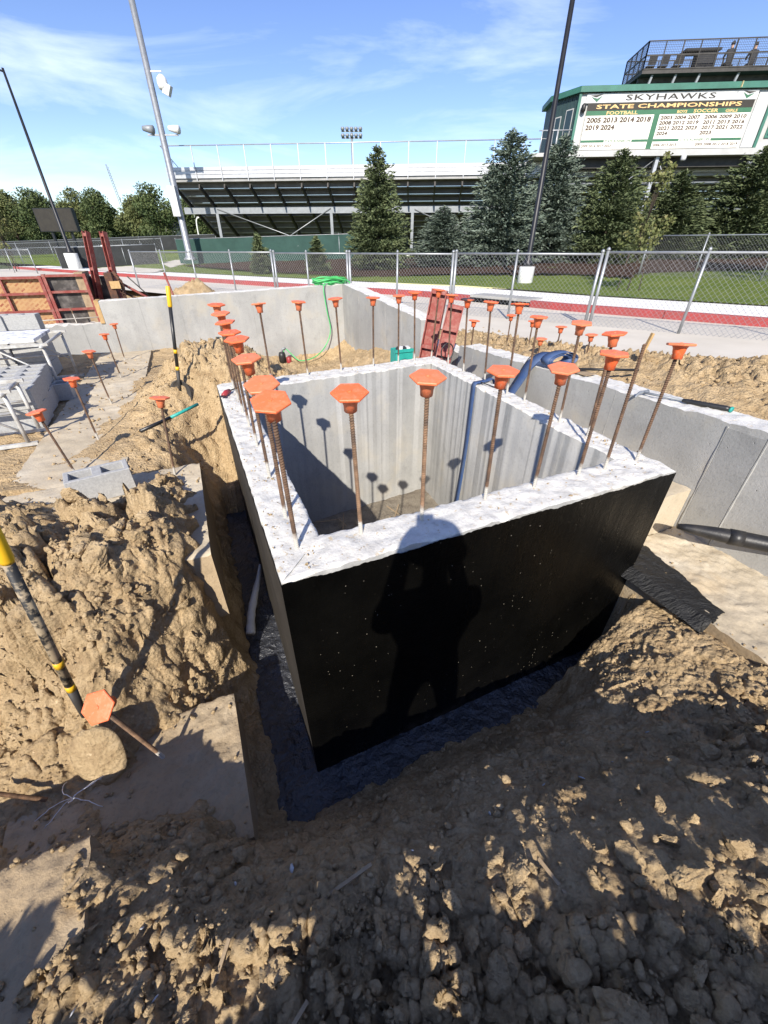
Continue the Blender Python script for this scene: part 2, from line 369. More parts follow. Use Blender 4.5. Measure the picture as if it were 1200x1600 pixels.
# ------------------------------------------------------------------ mesh helpers
class MB:
    def __init__(s): s.v = []; s.f = []; s.m = []; s.cur = 0
    def add(s, vs, fs):
        o = len(s.v); s.v += [tuple(p) for p in vs]; s.f += [tuple(i+o for i in f) for f in fs]; s.m += [s.cur]*len(fs)
    def obox(s, c, ax, ay, az):              # oriented box, half axes
        c, ax, ay, az = map(Vector, (c, ax, ay, az))
        vs = [c + sx*ax + sy*ay + sz*az for sz in (-1, 1) for sy in (-1, 1) for sx in (-1, 1)]
        s.add(vs, [(0, 2, 3, 1), (4, 5, 7, 6), (0, 1, 5, 4), (2, 6, 7, 3), (0, 4, 6, 2), (1, 3, 7, 5)])
    def lbox(s, a0, a1, b0, b1, z0, z1, fr=None):   # box in the building frame (or frame fr)
        fr = fr or L
        vs = [fr(a, b, z) for z in (z0, z1) for b in (b0, b1) for a in (a0, a1)]
        s.add(vs, [(0, 2, 3, 1), (4, 5, 7, 6), (0, 1, 5, 4), (2, 6, 7, 3), (0, 4, 6, 2), (1, 3, 7, 5)])
    def bar(s, p, q, w, h, up=(0, 0, 1)):    # beam from p to q, full width w, full height h
        p, q = Vector(p), Vector(q); d = q-p; ln = d.length; d.normalize()
        u = Vector(up); x = d.cross(u)
        if x.length < 1e-4: x = d.cross(Vector((1, 0, 0)))
        x.normalize(); y = x.cross(d)
        s.obox((p+q)/2, x*w/2, d*ln/2, y*h/2)
    def tube(s, pts, r, n=8, cap=True):
        pts = [Vector(p) for p in pts]; rs = r if isinstance(r, (list, tuple)) else [r]*len(pts)
        o = len(s.v); T = None; fs = []
        for i, p in enumerate(pts):
            d = (pts[min(i+1, len(pts)-1)] - pts[max(i-1, 0)]).normalized()
            if T is None:
                T = d.cross(Vector((0, 0, 1)));
                if T.length < 1e-3: T = d.cross(Vector((1, 0, 0)))
            else: T = T - d*T.dot(d)
            T.normalize(); B = d.cross(T)
            for k in range(n):
                a = 2*math.pi*k/n; s.v.append(tuple(p + (T*math.cos(a) + B*math.sin(a))*rs[i]))
        for i in range(len(pts)-1):
            for k in range(n):
                k2 = (k+1) % n; fs.append((o+i*n+k, o+i*n+k2, o+(i+1)*n+k2, o+(i+1)*n+k))
        if cap: fs.append(tuple(o+k for k in range(n))[::-1]); fs.append(tuple(o+(len(pts)-1)*n+k for k in range(n)))
        s.f += fs; s.m += [s.cur]*len(fs)
    def lathe(s, prof, n=16, c=(0, 0, 0), ph=0):
        o = len(s.v); fs = []
        for r, z in prof:
            for k in range(n):
                a = ph + 2*math.pi*k/n; s.v.append((c[0]+r*math.cos(a), c[1]+r*math.sin(a), c[2]+z))
        for i in range(len(prof)-1):
            for k in range(n):
                k2 = (k+1) % n; fs.append((o+i*n+k, o+i*n+k2, o+(i+1)*n+k2, o+(i+1)*n+k))
        fs.append(tuple(o+k for k in range(n))[::-1]); fs.append(tuple(o+(len(prof)-1)*n+k for k in range(n)))
        s.f += fs; s.m += [s.cur]*len(fs)
    def cells(s, xs, ys, solid, z0, z1, fn=lambda x, y, z: (x, y, z)):   # extruded plan with holes
        for i in range(len(xs)-1):
            for j in range(len(ys)-1):
                if not solid(i, j): continue
                x0, x1, y0, y1 = xs[i], xs[i+1], ys[j], ys[j+1]
                q = lambda *a: [fn(*p) for p in a]
                s.add(q((x0, y0, z1), (x1, y0, z1), (x1, y1, z1), (x0, y1, z1)), [(0, 1, 2, 3)])
                s.add(q((x0, y0, z0), (x0, y1, z0), (x1, y1, z0), (x1, y0, z0)), [(0, 1, 2, 3)])
                def open_(a, b): return a < 0 or b < 0 or a >= len(xs)-1 or b >= len(ys)-1 or not solid(a, b)
                if open_(i-1, j): s.add(q((x0, y1, z0), (x0, y0, z0), (x0, y0, z1), (x0, y1, z1)), [(0, 1, 2, 3)])
                if open_(i+1, j): s.add(q((x1, y0, z0), (x1, y1, z0), (x1, y1, z1), (x1, y0, z1)), [(0, 1, 2, 3)])
                if open_(i, j-1): s.add(q((x0, y0, z0), (x1, y0, z0), (x1, y0, z1), (x0, y0, z1)), [(0, 1, 2, 3)])
                if open_(i, j+1): s.add(q((x1, y1, z0), (x0, y1, z0), (x0, y1, z1), (x1, y1, z1)), [(0, 1, 2, 3)])
    def build(s, name, mat, parent=None, smooth=False, bevel=0):
        me = bpy.data.meshes.new(name); me.from_pydata(s.v, [], s.f)
        mats = mat if isinstance(mat, (list, tuple)) else [mat]
        for x in mats: me.materials.append(M(x))
        if len(mats) > 1: me.polygons.foreach_set('material_index', s.m)
        if smooth: me.polygons.foreach_set('use_smooth', [True]*len(me.polygons))
        me.update()
        return link(name, me, parent, bevel)
def link(name, me, parent=None, bevel=0):
    o = bpy.data.objects.new(name, me); COL.objects.link(o)
    if parent is not None: adopt(o, parent)
    if bevel:
        b = o.modifiers.new('bevel', 'BEVEL'); b.width = bevel; b.segments = 2; b.limit_method = 'ANGLE'
    return o
def pworld(p):
    m = p.matrix_basis.copy()
    if p.parent: m = pworld(p.parent) @ p.matrix_parent_inverse @ m
    return m
def adopt(o, p):
    o.parent = p; o.matrix_parent_inverse = pworld(p).inverted()
def tag(o, label, cat, group=None):
    o['label'] = label; o['category'] = cat
    if group: o['group'] = group
    return o
def thing(name, loc, label, cat, group=None):
    o = bpy.data.objects.new(name, None); COL.objects.link(o); o.location = loc; o.empty_display_size = .1
    return tag(o, label, cat, group)
def kind(o, k): o['kind'] = k; return o
def copy_tree(o, parent=None):
    c = o.copy(); COL.objects.link(c)
    if parent is not None: c.parent = parent
    for ch in list(o.children): copy_tree(ch, c)
    return c
def np_mesh(name, V, Fq, mat, parent=None, smooth=True, tint=None):
    me = bpy.data.meshes.new(name); V = np.asarray(V, np.float32); Fq = np.asarray(Fq, np.int32); k = Fq.shape[1]
    me.vertices.add(len(V)); me.vertices.foreach_set('co', V.ravel())
    me.loops.add(Fq.size); me.loops.foreach_set('vertex_index', Fq.ravel())
    me.polygons.add(len(Fq)); me.polygons.foreach_set('loop_start', np.arange(0, Fq.size, k, dtype=np.int32))
    me.polygons.foreach_set('loop_total', np.full(len(Fq), k, np.int32))
    if smooth: me.polygons.foreach_set('use_smooth', np.ones(len(Fq), bool))
    me.materials.append(M(mat)); me.update(calc_edges=True)
    if tint is not None:
        at = me.attributes.new('tint', 'FLOAT', 'POINT'); at.data.foreach_set('value', np.asarray(tint, np.float32))
    return link(name, me, parent)
def grid_faces(ny, nx):
    i = np.arange(ny-1)[:, None]*nx + np.arange(nx-1)[None, :]
    return np.stack([i, i+1, i+nx+1, i+nx], -1).reshape(-1, 4)
# ================================================================== THE SETTING
def axis(segs):
    out = []
    for a, b, st in segs: out += list(np.arange(a, b-st*.5, st))
    return np.array(out + [segs[-1][1]])
ANCH = []
def an(lst, loc=True):
    for a, b, z in lst:
        if loc: p = L(a, b); ANCH.append((p[0], p[1], z))
        else: ANCH.append((a, b, z))
# brow under the photographer's feet; unseen ridge behind, added to shade the foreground (world)
an([(-1.3, .35, -.70), (-.95, .30, -.69), (-.6, .30, -.66), (-.33, .30, -.625), (-.1, .31, -.61), (.27, .30, -.66), (.5, .31, -.59), (.72, .34, -.55), (1.0, .36, -.45),
    (1.33, .34, -.33), (1.8, .3, -.24), (-1.0, .0, -.69), (-.5, .05, -.64), (0, .06, -.66), (.45, .06, -.63), (.85, .08, -.52), (1.3, .0, -.36),
    (-.8, -.3, -.58), (0, -.4, -.60), (.25, -.35, -.60), (-.25, -.4, -.60), (.8, -.3, -.40), (1.6, -.4, -.15), (-2, -.4, -.5), (-1.6, -.85, .0), (-1.15, -.85, .12), (-.6, -.85, -.02), (-.25, -.85, .24), (.10, -.85, .08), (.45, -.85, .26), (.95, -.85, .27), (1.5, -.85, .32), (-1.2, -1.5, .1), (0, -1.5, .15), (1.2, -1.5, .4), (-2.4, -1.5, -.3), (0, -3, -.1), (3, -3, .1), (-4, -3, -.4), (0, -6, -.3), (6, -5, -.2), (-8, -5, -.4), (11, -4, -.3), (-13, -4, -.4)], False)
# bank falling to the tarred footing in front of the wall
for a in (-.12, .2, .5, .8, 1.1, 1.4): an([(a, -.17, -1.46), (a+.02, -.27, -1.36)])
an([(.0, -.45, -1.0), (.35, -.42, -1.03), (.7, -.45, -1.0), (1.0, -.45, -1.04), (1.35, -.45, -1.02), (1.55, -.2, -1.34), (1.75, -.15, -1.15), (1.9, -.12, -.93), (2.0, -.2, -.82),
    (1.6, -.4, -.95), (1.85, -.4, -.82), (2.03, -.5, -.75), (2.05, -.75, -.70), (1.3, -.8, -.77), (1.65, -.75, -.76), (1.0, -.75, -.80), (2.1, -1.1, -.60), (1.7, -1.05, -.62), (2.5, -.8, -.73), (3.0, -.8, -.73), (2.5, -.2, -.78), (2.8, -1.4, -.5), (3.4, -1.2, -.4), (1.95, .02, -1.0),
    (2.5, .6, -.6), (2.5, 2.5, -.6)])
# trench left of the wall
for b in (-.1, .3, .7, 1.0, 1.2, 1.4, 1.6, 1.8, 2.0, 2.2): an([(-.2, b, -1.46), (-.275, b, -1.41)])
an([(-.2, 2.5, -1.46), (-.275, 2.5, -1.30), (-.2, 2.8, -1.46), (-.12, 3.02, -1.08), (-.3, 2.85, -1.0), (-.15, 3.15, -.85), (-.42, 2.55, -.70), (-.1, 3.35, -.55)])
an([(-.30, -.25, -1.22), (-.42, -.28, -.98), (-.2, -.36, -1.08)])
# hollow at the left with the lower footing
an([(-.73, .05, -1.13), (-.45, .05, -1.13), (-.45, .3, -1.13), (-.75, .3, -1.10), (-1.0, .08, -1.08), (-1.28, .1, -1.08), (-1.1, .26, -1.0), (-1.45, .6, -.92), (-1.6, .2, -1.0), (-.98, .42, -.84), (-1.2, .46, -.86), (-.60, -.12, -1.05), (-.5, -.2, -.95), (-.85, -.12, -.98), (-1.15, -.10, -.98), (-1.02, -.24, -.76), (-.7, -.28, -.80), (-1.6, -.1, -.8)])
an([(-.84, -.25, -.66), (-.80, -.5, -.635), (-.78, -.75, -.63), (-1.08, -.4, -.73), (-1.05, -.7, -.72)])
# block of soil standing on the left footing
an([(-.31, .88, -1.18), (-.44, .68, -1.10), (-.57, .50, -1.08), (-.67, .36, -1.06)])
an([(-.33, 1.72, -.49), (-.33, 1.5, -.455), (-.33, 1.28, -.45), (-.36, 1.06, -.45), (-.46, .88, -.44), (-.62, .72, -.45), (-.78, .56, -.52), (-.88, .46, -.66), (-.5, 1.55, -.40)])
an([(-1.05, 1.42, -.33), (-1.19, .95, -.30), (-1.05, .62, -.48), (-1.4, .8, -.5), (-1.5, 1.9, -.36), (-.7, 1.3, -.32), (-1.5, 1.3, -.31), (-.62, 1.66, -.39), (-.8, 1.74, -.53), (-1.0, 1.76, -.52), (-1.2, 1.88, -.50), (-1.0, 1.66, -.48), (-2, 1.6, -.35), (-2.4, .6, -.55)])
an([(-.5, 2.1, -.53), (-.9, 2.2, -.53), (-1.2, 2.35, -.53), (-.4, 1.92, -.53), (-.75, 2.0, -.53)])
# yard on the left, mound with the spade, pit bottom by the far wall
an([(-2, 2.6, -.5), (-2, 4.2, -.5), (-2, 5.5, -.5), (-2, 7.2, -.52), (-3.2, 2.5, -.5), (-3.2, 5, -.5), (-4, 7, -.52), (-1.2, 3.2, -.51), (-1.2, 4.4, -.515), (-1.2, 5.6, -.51), (-1.2, 6.8, -.515), (-1.0, 3.8, -.50), (-1.0, 5.0, -.495), (-1.45, 3.6, -.495), (-1.5, 5.2, -.49), (-1.15, 7.4, -.53), (-.75, 7.3, -.52), (-.7, 5.6, -.50), (-.75, 4.4, -.47),
    (-.75, 2.7, -.46), (-.40, 3.35, -.30), (-.1, 3.55, -.02), (.1, 4.0, .12), (-.15, 4.3, .10), (-.45, 4.0, -.08), (.3, 3.5, .0), (.55, 4.2, .0), (.4, 5.0, -.4), (-.3, 5.2, -.35), (-.5, 2.8, -.5), (-.55, 3.2, -.36),
    (.25, 3.1, -.25), (.8, 3.2, -.22), (1.4, 3.3, -.3), (2.0, 3.3, -.33), (.9, 4.2, -.5), (1.2, 5.2, -.8), (1.3, 7.2, -.86), (2.4, 7.2, -.9), (2.2, 5.2, -.7), (2.45, 4.3, -.45), (.4, 7.2, -.6), (-.2, 7.2, -.52), (2.5, 3.5, -.36)])
# yard beyond the walls, heaps along the fence
an([(3.3, -.4, -.05), (3.3, .5, .03), (3.3, 1.5, .05), (3.3, 2.6, .02), (3.3, 3.4, -.08), (3.4, 4.2, -.10), (3.3, 5.5, -.15), (3.3, 8, -.2), (4.2, .4, .12), (4.8, -.3, .20), (4.6, 1.0, .12), (4.3, 2.0, .04), (5.4, .2, .12), (5.6, 1.4, -.1), (5.0, 2.4, -.15), (4.4, 3.4, -.10), (6.4, .5, -.28), (6.0, 2.2, -.32), (5.2, 4, -.3), (4.4, 6, -.32), (5.8, -1.6, .1), (7.5, -1.5, -.3), (4.4, -1.6, .05),
    (3, 9.5, -.3), (0, 9, -.3), (-.5, 9.5, -.2), (-1.2, 8.4, -.35), (-3, 9, -.35), (-6, 9, -.35), (-6, 5, -.45), (-6, 2, -.45), (-9, 7, -.4), (-4, 12, -.4), (-7, 13, -.45), (-10, 14, -.45), (0, 12, -.4), (5, 9, -.42), (9, 2, -.4), (9, 7, -.45), (9, -4, -.4)])
A_ = np.array(ANCH)
def rbf_fit(P, z, lam=0.004):
    n = len(P); r = np.hypot(P[:, None, 0]-P[None, :, 0], P[:, None, 1]-P[None, :, 1])
    K = -r + lam*np.eye(n)*-1; Q = np.c_[np.ones(n), P[:, :2]]
    Mx = np.block([[K, Q], [Q.T, np.zeros((3, 3))]])
    return np.linalg.solve(Mx, np.r_[z, 0, 0, 0])
WGT = rbf_fit(A_, A_[:, 2])
def base_z(x, y):
    sh = x.shape; x = x.ravel(); y = y.ravel(); out = np.zeros_like(x)
    for i in range(0, len(x), 60000):
        xx, yy = x[i:i+60000], y[i:i+60000]
        out[i:i+60000] = -(np.hypot(xx[:, None]-A_[None, :, 0], yy[:, None]-A_[None, :, 1]) @ WGT[:len(A_)]) + WGT[-3] + WGT[-2]*xx + WGT[-1]*yy
    return out.reshape(sh)
def rough_mask(x, y):                     # 0 trodden smooth ... 1 loose clods
    a, b = toL(x, y)
    m = .35 + .25*fbm(x, y, 0*x, 1.1, 2, 91)
    blk = sstep(-.40, -.55, a)*sstep(.35, .6, b)*sstep(2.0, 1.8, b); m = m + .65*blk
    m = m + .7*sstep(.42, .2, y)*sstep(-.5, .2, x) + .35*sstep(.42, .2, y)*(x < .2)
    m = m + .6*sstep(1.15, 1.5, x)*sstep(1.15, .8, y)
    m = m + .55*sstep(-1.0, -.6, a)*sstep(.9, .5, a)*sstep(2.6, 2.9, b)*sstep(4.9, 4.4, b)
    m = m + .6*sstep(3.4, 4.0, a)*sstep(6.4, 5.6, a)
    m = m + .8*np.exp(-((a-.2)**2+(b-11.5)**2)/1.2)
    face = sstep(-1.0, -.85, a)*sstep(-.25, -.32, a)*sstep(.3, .4, b)*sstep(1.25, 1.05, b); m = m*(1-.45*face)
    slope = sstep(.42, .5, y)*sstep(1.5, 1.2, y)*sstep(-.5, -.35, x)*sstep(1.15, 1.0, x); m = m*(1-.45*slope)
    foot = sstep(-1.75, -1.55, a)*sstep(-.75, -.95, a)*sstep(2.0, 2.2, b)
    m = m*(1-.85*foot)*(1-.75*sstep(-1.35, -1.2, a)*sstep(-.5, -.65, a)*sstep(1.55, 1.7, b)*sstep(2.4, 2.2, b))
    return np.clip(m, .06, 1.25)
HEAPS = ((.30, 11.6, .55, .72), (-.35, 11.2, .5, .35))
def terrain(x, y, fine=True):
    a, b = toL(x, y)
    wob = .018*fbm(x, y, 0*x, 9, 3, 5)
    z = base_z(x + .03*fbm(x, y, 0*x, 3.1, 3, 21), y + .03*fbm(x, y, 0*x, 3.1, 3, 33))
    rm = rough_mask(x, y)
    wx, wy = x + .02*fbm(x, y, 0*x, 11, 2, 61), y + .02*fbm(x, y, 0*x, 11, 2, 67)
    bil = 1.0*blocks(wx, wy, 4.2, 57)*sstep(-.33, -.5, a)*sstep(.3, .5, b)*sstep(1.66, 1.4, b) + .75*blocks(wx, wy, 9.0, 71) + .80*blocks(wx+3, wy, 19.0, 83)*(.5+.5*np.clip(rm, 0, 1)) + .75*blocks(wx, wy+5, 41.0, 97) + .010*np.abs(vn(wx*75, wy*75, 0*x+9, 74))
    near_tr = 1 - .8*sstep(-.36, -.30, a)*sstep(2.3, 2.2, b)*sstep(-.34, -.26, b)*sstep(1.9, 1.7, a)
    rm = rm*near_tr
    z = z + rm*(.05*fbm(x, y, 0*x, 4.2, 3, 3) + bil - .065 - .09*sstep(-.33, -.5, a)*sstep(.3, .5, b)*sstep(1.66, 1.4, b))
    z = z + (.35+.65*rm)*(.55*blocks(x+wob, y, 52., 37)*.6 + .018*fbm(x, y, 0*x, 26, 4, 8))
    for ha, hb, hr, hh in HEAPS:
        z = z + hh*np.exp(-((a-ha)**2+(b-hb)**2)/hr**2)
    # pit, footing trench, cast walls: cut out
    e = wob*1.2
    def rect(a0, a1, b0, b1, w=.03):
        return sstep(a0-w+e, a0+e, a)*sstep(a1+w+e, a1+e, a)*sstep(b0-w+e, b0+e, b)*sstep(b1+w+e, b1+e, b)
    def put(zz, lvl, m): return zz*(1-m) + np.minimum(zz, lvl)*m
    z = put(z, -1.52, rect(-.19, 2.12, -.15, 2.95, .025))
    z = put(z, -1.75, rect(.05, 2.15, .05, 2.8, .01))
    z = put(z, -.9, rect(2.10, 3.07, .17, 3.2, .01))
    z = put(z, -.76, rect(2.14, 3.1, -.72, .2, .05))
    z = put(z, -.60, rect(-1.6, -.34, 2.0, 2.22, .03))
    return z
gx = axis([(-15, -6.4, .16), (-6.4, -2.4, .05), (-2.4, -1.75, .02), (-1.75, 2.2, .0068), (2.2, 3.6, .018), (3.6, 6.2, .035), (6.2, 13, .12)])
gy = axis([(-8, -1.1, .16), (-1.1, -.2, .03), (-.2, 1.7, .0068), (1.7, 3.0, .014), (3.0, 5.5, .024), (5.5, 9.5, .045), (9.5, 12.5, .07), (12.5, 22, .2)])
GX, GY = np.meshgrid(gx, gy)
GZ = terrain(GX, GY)
# push the surface about along its normal so that steep banks break up too
dzy, dzx = np.gradient(GZ, gy, gx)
nl = np.sqrt(1 + dzx**2 + dzy**2); NX, NY, NZ = -dzx/nl, -dzy/nl, 1/nl
steep = sstep(.5, 1.6, np.hypot(dzx, dzy))
dsp = .014*fbm(GX, GY, GZ, 12, 3, 51)*(1 + 1.6*steep) + .006*fbm(GX, GY, GZ, 48, 2, 77)
dsp *= np.where((GX > -2.4) & (GX < 6) & (GY < 6), 1, .5)
VX, VY, VZ = GX + NX*dsp, GY + NY*dsp, GZ + NZ*dsp
# where the road lies the soil stays under it
roady = np.interp(GX, [-15, -9.8, -8, -3.3, 1.5, 4, 5.3, 13], [21.5, 18.0, 16.9, 13.5, 10.2, 8.5, 7.6, 2.6])
under = sstep(-.5, .3, GY - roady)
VZ = VZ*(1-under) + np.minimum(VZ, -.42)*under
soil = np_mesh('soil', np.stack([VX, VY, VZ], -1).reshape(-1, 3), grid_faces(len(gy), len(gx)), 'soil')
kind(soil, 'structure')
def soil_z(x, y):
    i = int(np.clip(np.searchsorted(gx, x)-1, 0, len(gx)-2)); j = int(np.clip(np.searchsorted(gy, y)-1, 0, len(gy)-2))
    return float(VZ[j:j+2, i:i+2].mean())

# land to the horizon, with an opening for the site
def sheet(name, xs, ys, zf, mat, keep=None, parent=None):
    X, Y = np.meshgrid(xs, ys); Z = zf(X, Y)
    F = grid_faces(len(ys), len(xs))
    if keep is not None:
        P = np.stack([X, Y], -1).reshape(-1, 2); c = P[F].mean(1); F = F[keep(c[:, 0], c[:, 1])]
    return kind(np_mesh(name, np.stack([X, Y, Z], -1).reshape(-1, 3), F, mat, parent), 'structure')
sheet('ground', axis([(-1500, -200, 100), (-200, -15, 5), (-15, 13, 4), (13, 200, 5.5), (200, 1500, 100)]), axis([(-600, -8, 37), (-8, 22, 5), (22, 200, 5), (200, 1800, 100)]),
      lambda X, Y: gz(X, Y)-.35, 'hedge_ground', lambda x, y: ~((x > -15) & (x < 13) & (y > -8) & (y < 22)))
def strip(name, pts, w0, w1, zf, mat, step=1.0, n=2, parent=None):      # band beside a polyline, offsets w0..w1 beyond it
    P = [];
    for (x0, y0), (x1, y1) in zip(pts[:-1], pts[1:]):
        k = max(1, int(math.hypot(x1-x0, y1-y0)/step))
        P += [(x0+(x1-x0)*t/k, y0+(y1-y0)*t/k) for t in range(k)]
    P.append(pts[-1]); P = np.array(P); T = np.gradient(P, axis=0); T /= np.linalg.norm(T, axis=1)[:, None]; N = np.stack([-T[:, 1], T[:, 0]], -1)
    ws = np.linspace(w0, w1, n); V = []
    for i in range(len(P)):
        for w in ws: x, y = P[i]+N[i]*w; V.append((x, y, zf(x, y, w)))
    o = np_mesh(name, V, grid_faces(len(P), n)[:, ::-1], mat, parent, False)
    return kind(o, 'structure') if parent is None else o
KM = [p for p in KERB if -35 < p[0] < 45]
strip('road', KM, -4.3, 0, lambda x, y, w: -.25, 'road', 1.0, 2)
strip('pavement', KM, .15, 2.55, lambda x, y, w: -.10, 'pavement', 1.0, 2)
lawn_xs = axis([(-90, -20, 3), (-20, 30, .5), (30, 90, 3)]); 
def lawn():
    V = []; ws = np.r_[np.linspace(2.5, 14, 25), np.linspace(16, 60, 12)]
    P = []
    for (x0, y0), (x1, y1) in zip(KERB[:-1], KERB[1:]):
        k = max(1, int(math.hypot(x1-x0, y1-y0)/1.2)); P += [(x0+(x1-x0)*t/k, y0+(y1-y0)*t/k) for t in range(k)]
    P = np.array(P)
    nrm = np.array([.62, .785])
    for p in P:
        for w in ws: x, y = p + nrm*w; V.append((x, y, gzf(x, y) - (.0 if w > 2.6 else .02) + .03*math.sin(x*.7+y*.4)*(w > 3)))
    return kind(np_mesh('lawn', V, grid_faces(len(P), len(ws))[:, ::-1], 'grass'), 'structure')
lawn()
# kerb, cast in lengths, painted red, open at the storm drain
kerb_root = kind(bpy.data.objects.new('kerb', None), 'structure'); COL.objects.link(kerb_root)
def kerb_piece(p, q):
    m = MB(); d = Vector((q[0]-p[0], q[1]-p[1], 0)); u = d.normalized(); n = Vector((-u.y, u.x, 0))
    prof = [(0, -.40), (.012, -.112), (.03, -.096), (.155, -.092), (.155, -.40)]
    a = Vector((p[0], p[1], 0)) + u*.006; b = Vector((q[0], q[1], 0)) - u*.006
    vs = [tuple(e + n*w + Vector((0, 0, z))) for e in (a, b) for w, z in prof]
    m.add(vs, [(i, i+1, i+6, i+5) for i in range(4)] + [(4, 3, 2, 1, 0), (5, 6, 7, 8, 9)])
    return m.build('kerb_stone', 'kerb_red', kerb_root)
pts = []
for (x0, y0), (x1, y1) in zip(KM[:-1], KM[1:]):
    k = max(1, round(math.hypot(x1-x0, y1-y0)/2.4)); pts += [(x0+(x1-x0)*t/k, y0+(y1-y0)*t/k) for t in range(k)]
pts.append(KM[-1])
DR0, DR1 = (2.55, None), (3.75, None)
for p, q in zip(pts[:-1], pts[1:]):
    if q[0] <= 2.5 or p[0] >= 3.8: kerb_piece(p, q)
    else:
        def onk(x): return (x, float(kerb_y(x)))
        if p[0] < 2.5: kerb_piece(p, onk(2.5))
        if q[0] > 3.8: kerb_piece(onk(3.8), q)
# ================================================================== CAST CONCRETE
def lerp2(p, q, t): return (p[0]+(q[0]-p[0])*t, p[1]+(q[1]-p[1])*t)
def wall_quad(name, q, z0, z1, parent=None, mats=('concrete', 'concrete_top'), res=.02, amp=.007, zf=None, side_n=1, sd=0):
    """Cast wall over plan quad q = [p0,p1,p2,p3] in the building grid (p0-p1 and p3-p2 are the long sides), rough screeded top."""
    p0, p1, p2, p3 = q
    ln = math.hypot(p1[0]-p0[0], p1[1]-p0[1]); wd = math.hypot(p3[0]-p0[0], p3[1]-p0[1])
    nu = max(2, int(ln/res)+1); nv = max(2, int(wd/res)+1)
    U, Vv = np.meshgrid(np.linspace(0, 1, nu), np.linspace(0, 1, nv))
    A = (p0[0]*(1-U)+p1[0]*U)*(1-Vv) + (p3[0]*(1-U)+p2[0]*U)*Vv
    B = (p0[1]*(1-U)+p1[1]*U)*(1-Vv) + (p3[1]*(1-U)+p2[1]*U)*Vv
    edge = np.minimum(Vv, 1-Vv)*wd
    Z = (zf(A, B) if zf else z1) + amp*fbm(A, B, 0*A, 11, 3, 5+sd)*1.6 + amp*.8*fbm(A, B, 0*A, 45, 2, 9+sd) - np.where(edge < res*.6, .004+.006*np.abs(fbm(A, B, 0*A, 14, 2, 3+sd)), 0)
    jit = np.where(edge < res*.6, .004*fbm(A, B, 0*A, 30, 2, 13+sd), 0)
    x = O0[0]+(A+jit)*E1[0]+(B+jit)*E2[0]; y = O0[1]+(A+jit)*E1[1]+(B+jit)*E2[1]
    V = np.stack([x, y, Z], -1).reshape(-1, 3).tolist(); F = [tuple(f) for f in grid_faces(nv, nu)]; MI = [1]*len(F)
    ring = list(range(nu)) + [j*nu+nu-1 for j in range(1, nv)] + [(nv-1)*nu+i for i in range(nu-2, -1, -1)] + [j*nu for j in range(nv-2, 0, -1)]
    o = len(V); n = len(ring)
    for i in ring: V.append((V[i][0], V[i][1], z0))
    for k in range(n):
        k2 = (k+1) % n; F.append((ring[k], o+k, o+k2, ring[k2])); MI.append(0)
    F.append(tuple(o+k for k in range(n))[::-1]); MI.append(0)
    me = bpy.data.meshes.new(name); me.from_pydata(V, [], F)
    for m in mats: me.materials.append(M(m))
    me.polygons.foreach_set('material_index', MI)
    me.polygons.foreach_set('use_smooth', [i == 1 for i in MI]); me.update(); me.set_sharp_from_angle(angle=R(65))
    return link(name, me, parent)

# ---- the pit: four walls, footing, floor, coating
NL, NR, FR, FL = (0, 0), (2.15, 0), (2.36, 2.98), (0, 2.78)
iNL, iNR, iFR, iFL = (.205, .215), (1.965, .235), (2.15, 2.68), (.205, 2.50)
pit = thing('foundation_pit', L(1, 0, -1.46), 'open rectangular concrete pit with its front coated in black tar', 'foundation')
wall_quad('wall', [NL, NR, iNR, iNL], -1.6, 0, pit, sd=1); wall_quad('wall', [NR, FR, iFR, iNR], -1.6, 0, pit, sd=2)
wall_quad('wall', [FR, FL, iFL, iFR], -1.6, 0, pit, sd=3); wall_quad('wall', [FL, NL, iNL, iFL], -1.6, 0, pit, sd=4)
def pit_floor():
    xs = np.linspace(.2, 2.2, 70); ys = np.linspace(.2, 2.7, 80); A, B = np.meshgrid(xs, ys)
    Z = -1.53 + .02*fbm(A, B, 0*A, 5, 3, 4) + .6*domes(A, B, 22, 4, .35)*.5
    V = np.stack([O0[0]+A*E1[0]+B*E2[0], O0[1]+A*E1[1]+B*E2[1], Z], -1).reshape(-1, 3)
    np_mesh('floor', V, grid_faces(80, 70), 'pit_dirt', pit)
pit_floor()
def coat(name, p, q, z0, z1, out, mat, ragged=.012, sd=0):
    """tar coat standing 3 mm proud of the wall face p-q, with a brushed, uneven upper edge"""
    ln = math.hypot(q[0]-p[0], q[1]-p[1]); n = int(ln/.012)+1; rows = np.linspace(0, 1, 9)
    t = np.linspace(0, 1, n); a = p[0]+(q[0]-p[0])*t + out[0]*.004; b = p[1]+(q[1]-p[1])*t + out[1]*.004
    top = z1 - ragged*(.5+.5*fbm(t*ln, 0*t, 0*t, 9, 3, sd)) - ragged*.4*np.abs(fbm(t*ln, 0*t, 0*t, 60, 2, sd+3))
    V = []
    for r in rows:
        for i in range(n): V.append(L(a[i], b[i], z0+(top[i]-z0)*r))
    F = grid_faces(9, n)
    return np_mesh(name, V, F, mat, pit, False)
coat('tar_coating', (-.004, 0), (2.154, 0), -1.5, -.004, (0, -1), 'tar_wall', .018, 1)
coat('tar_coating', (0, 2.78), (0, 0), -1.5, -.010, (-1, 0), 'tar_wall_dull', .02, 2)
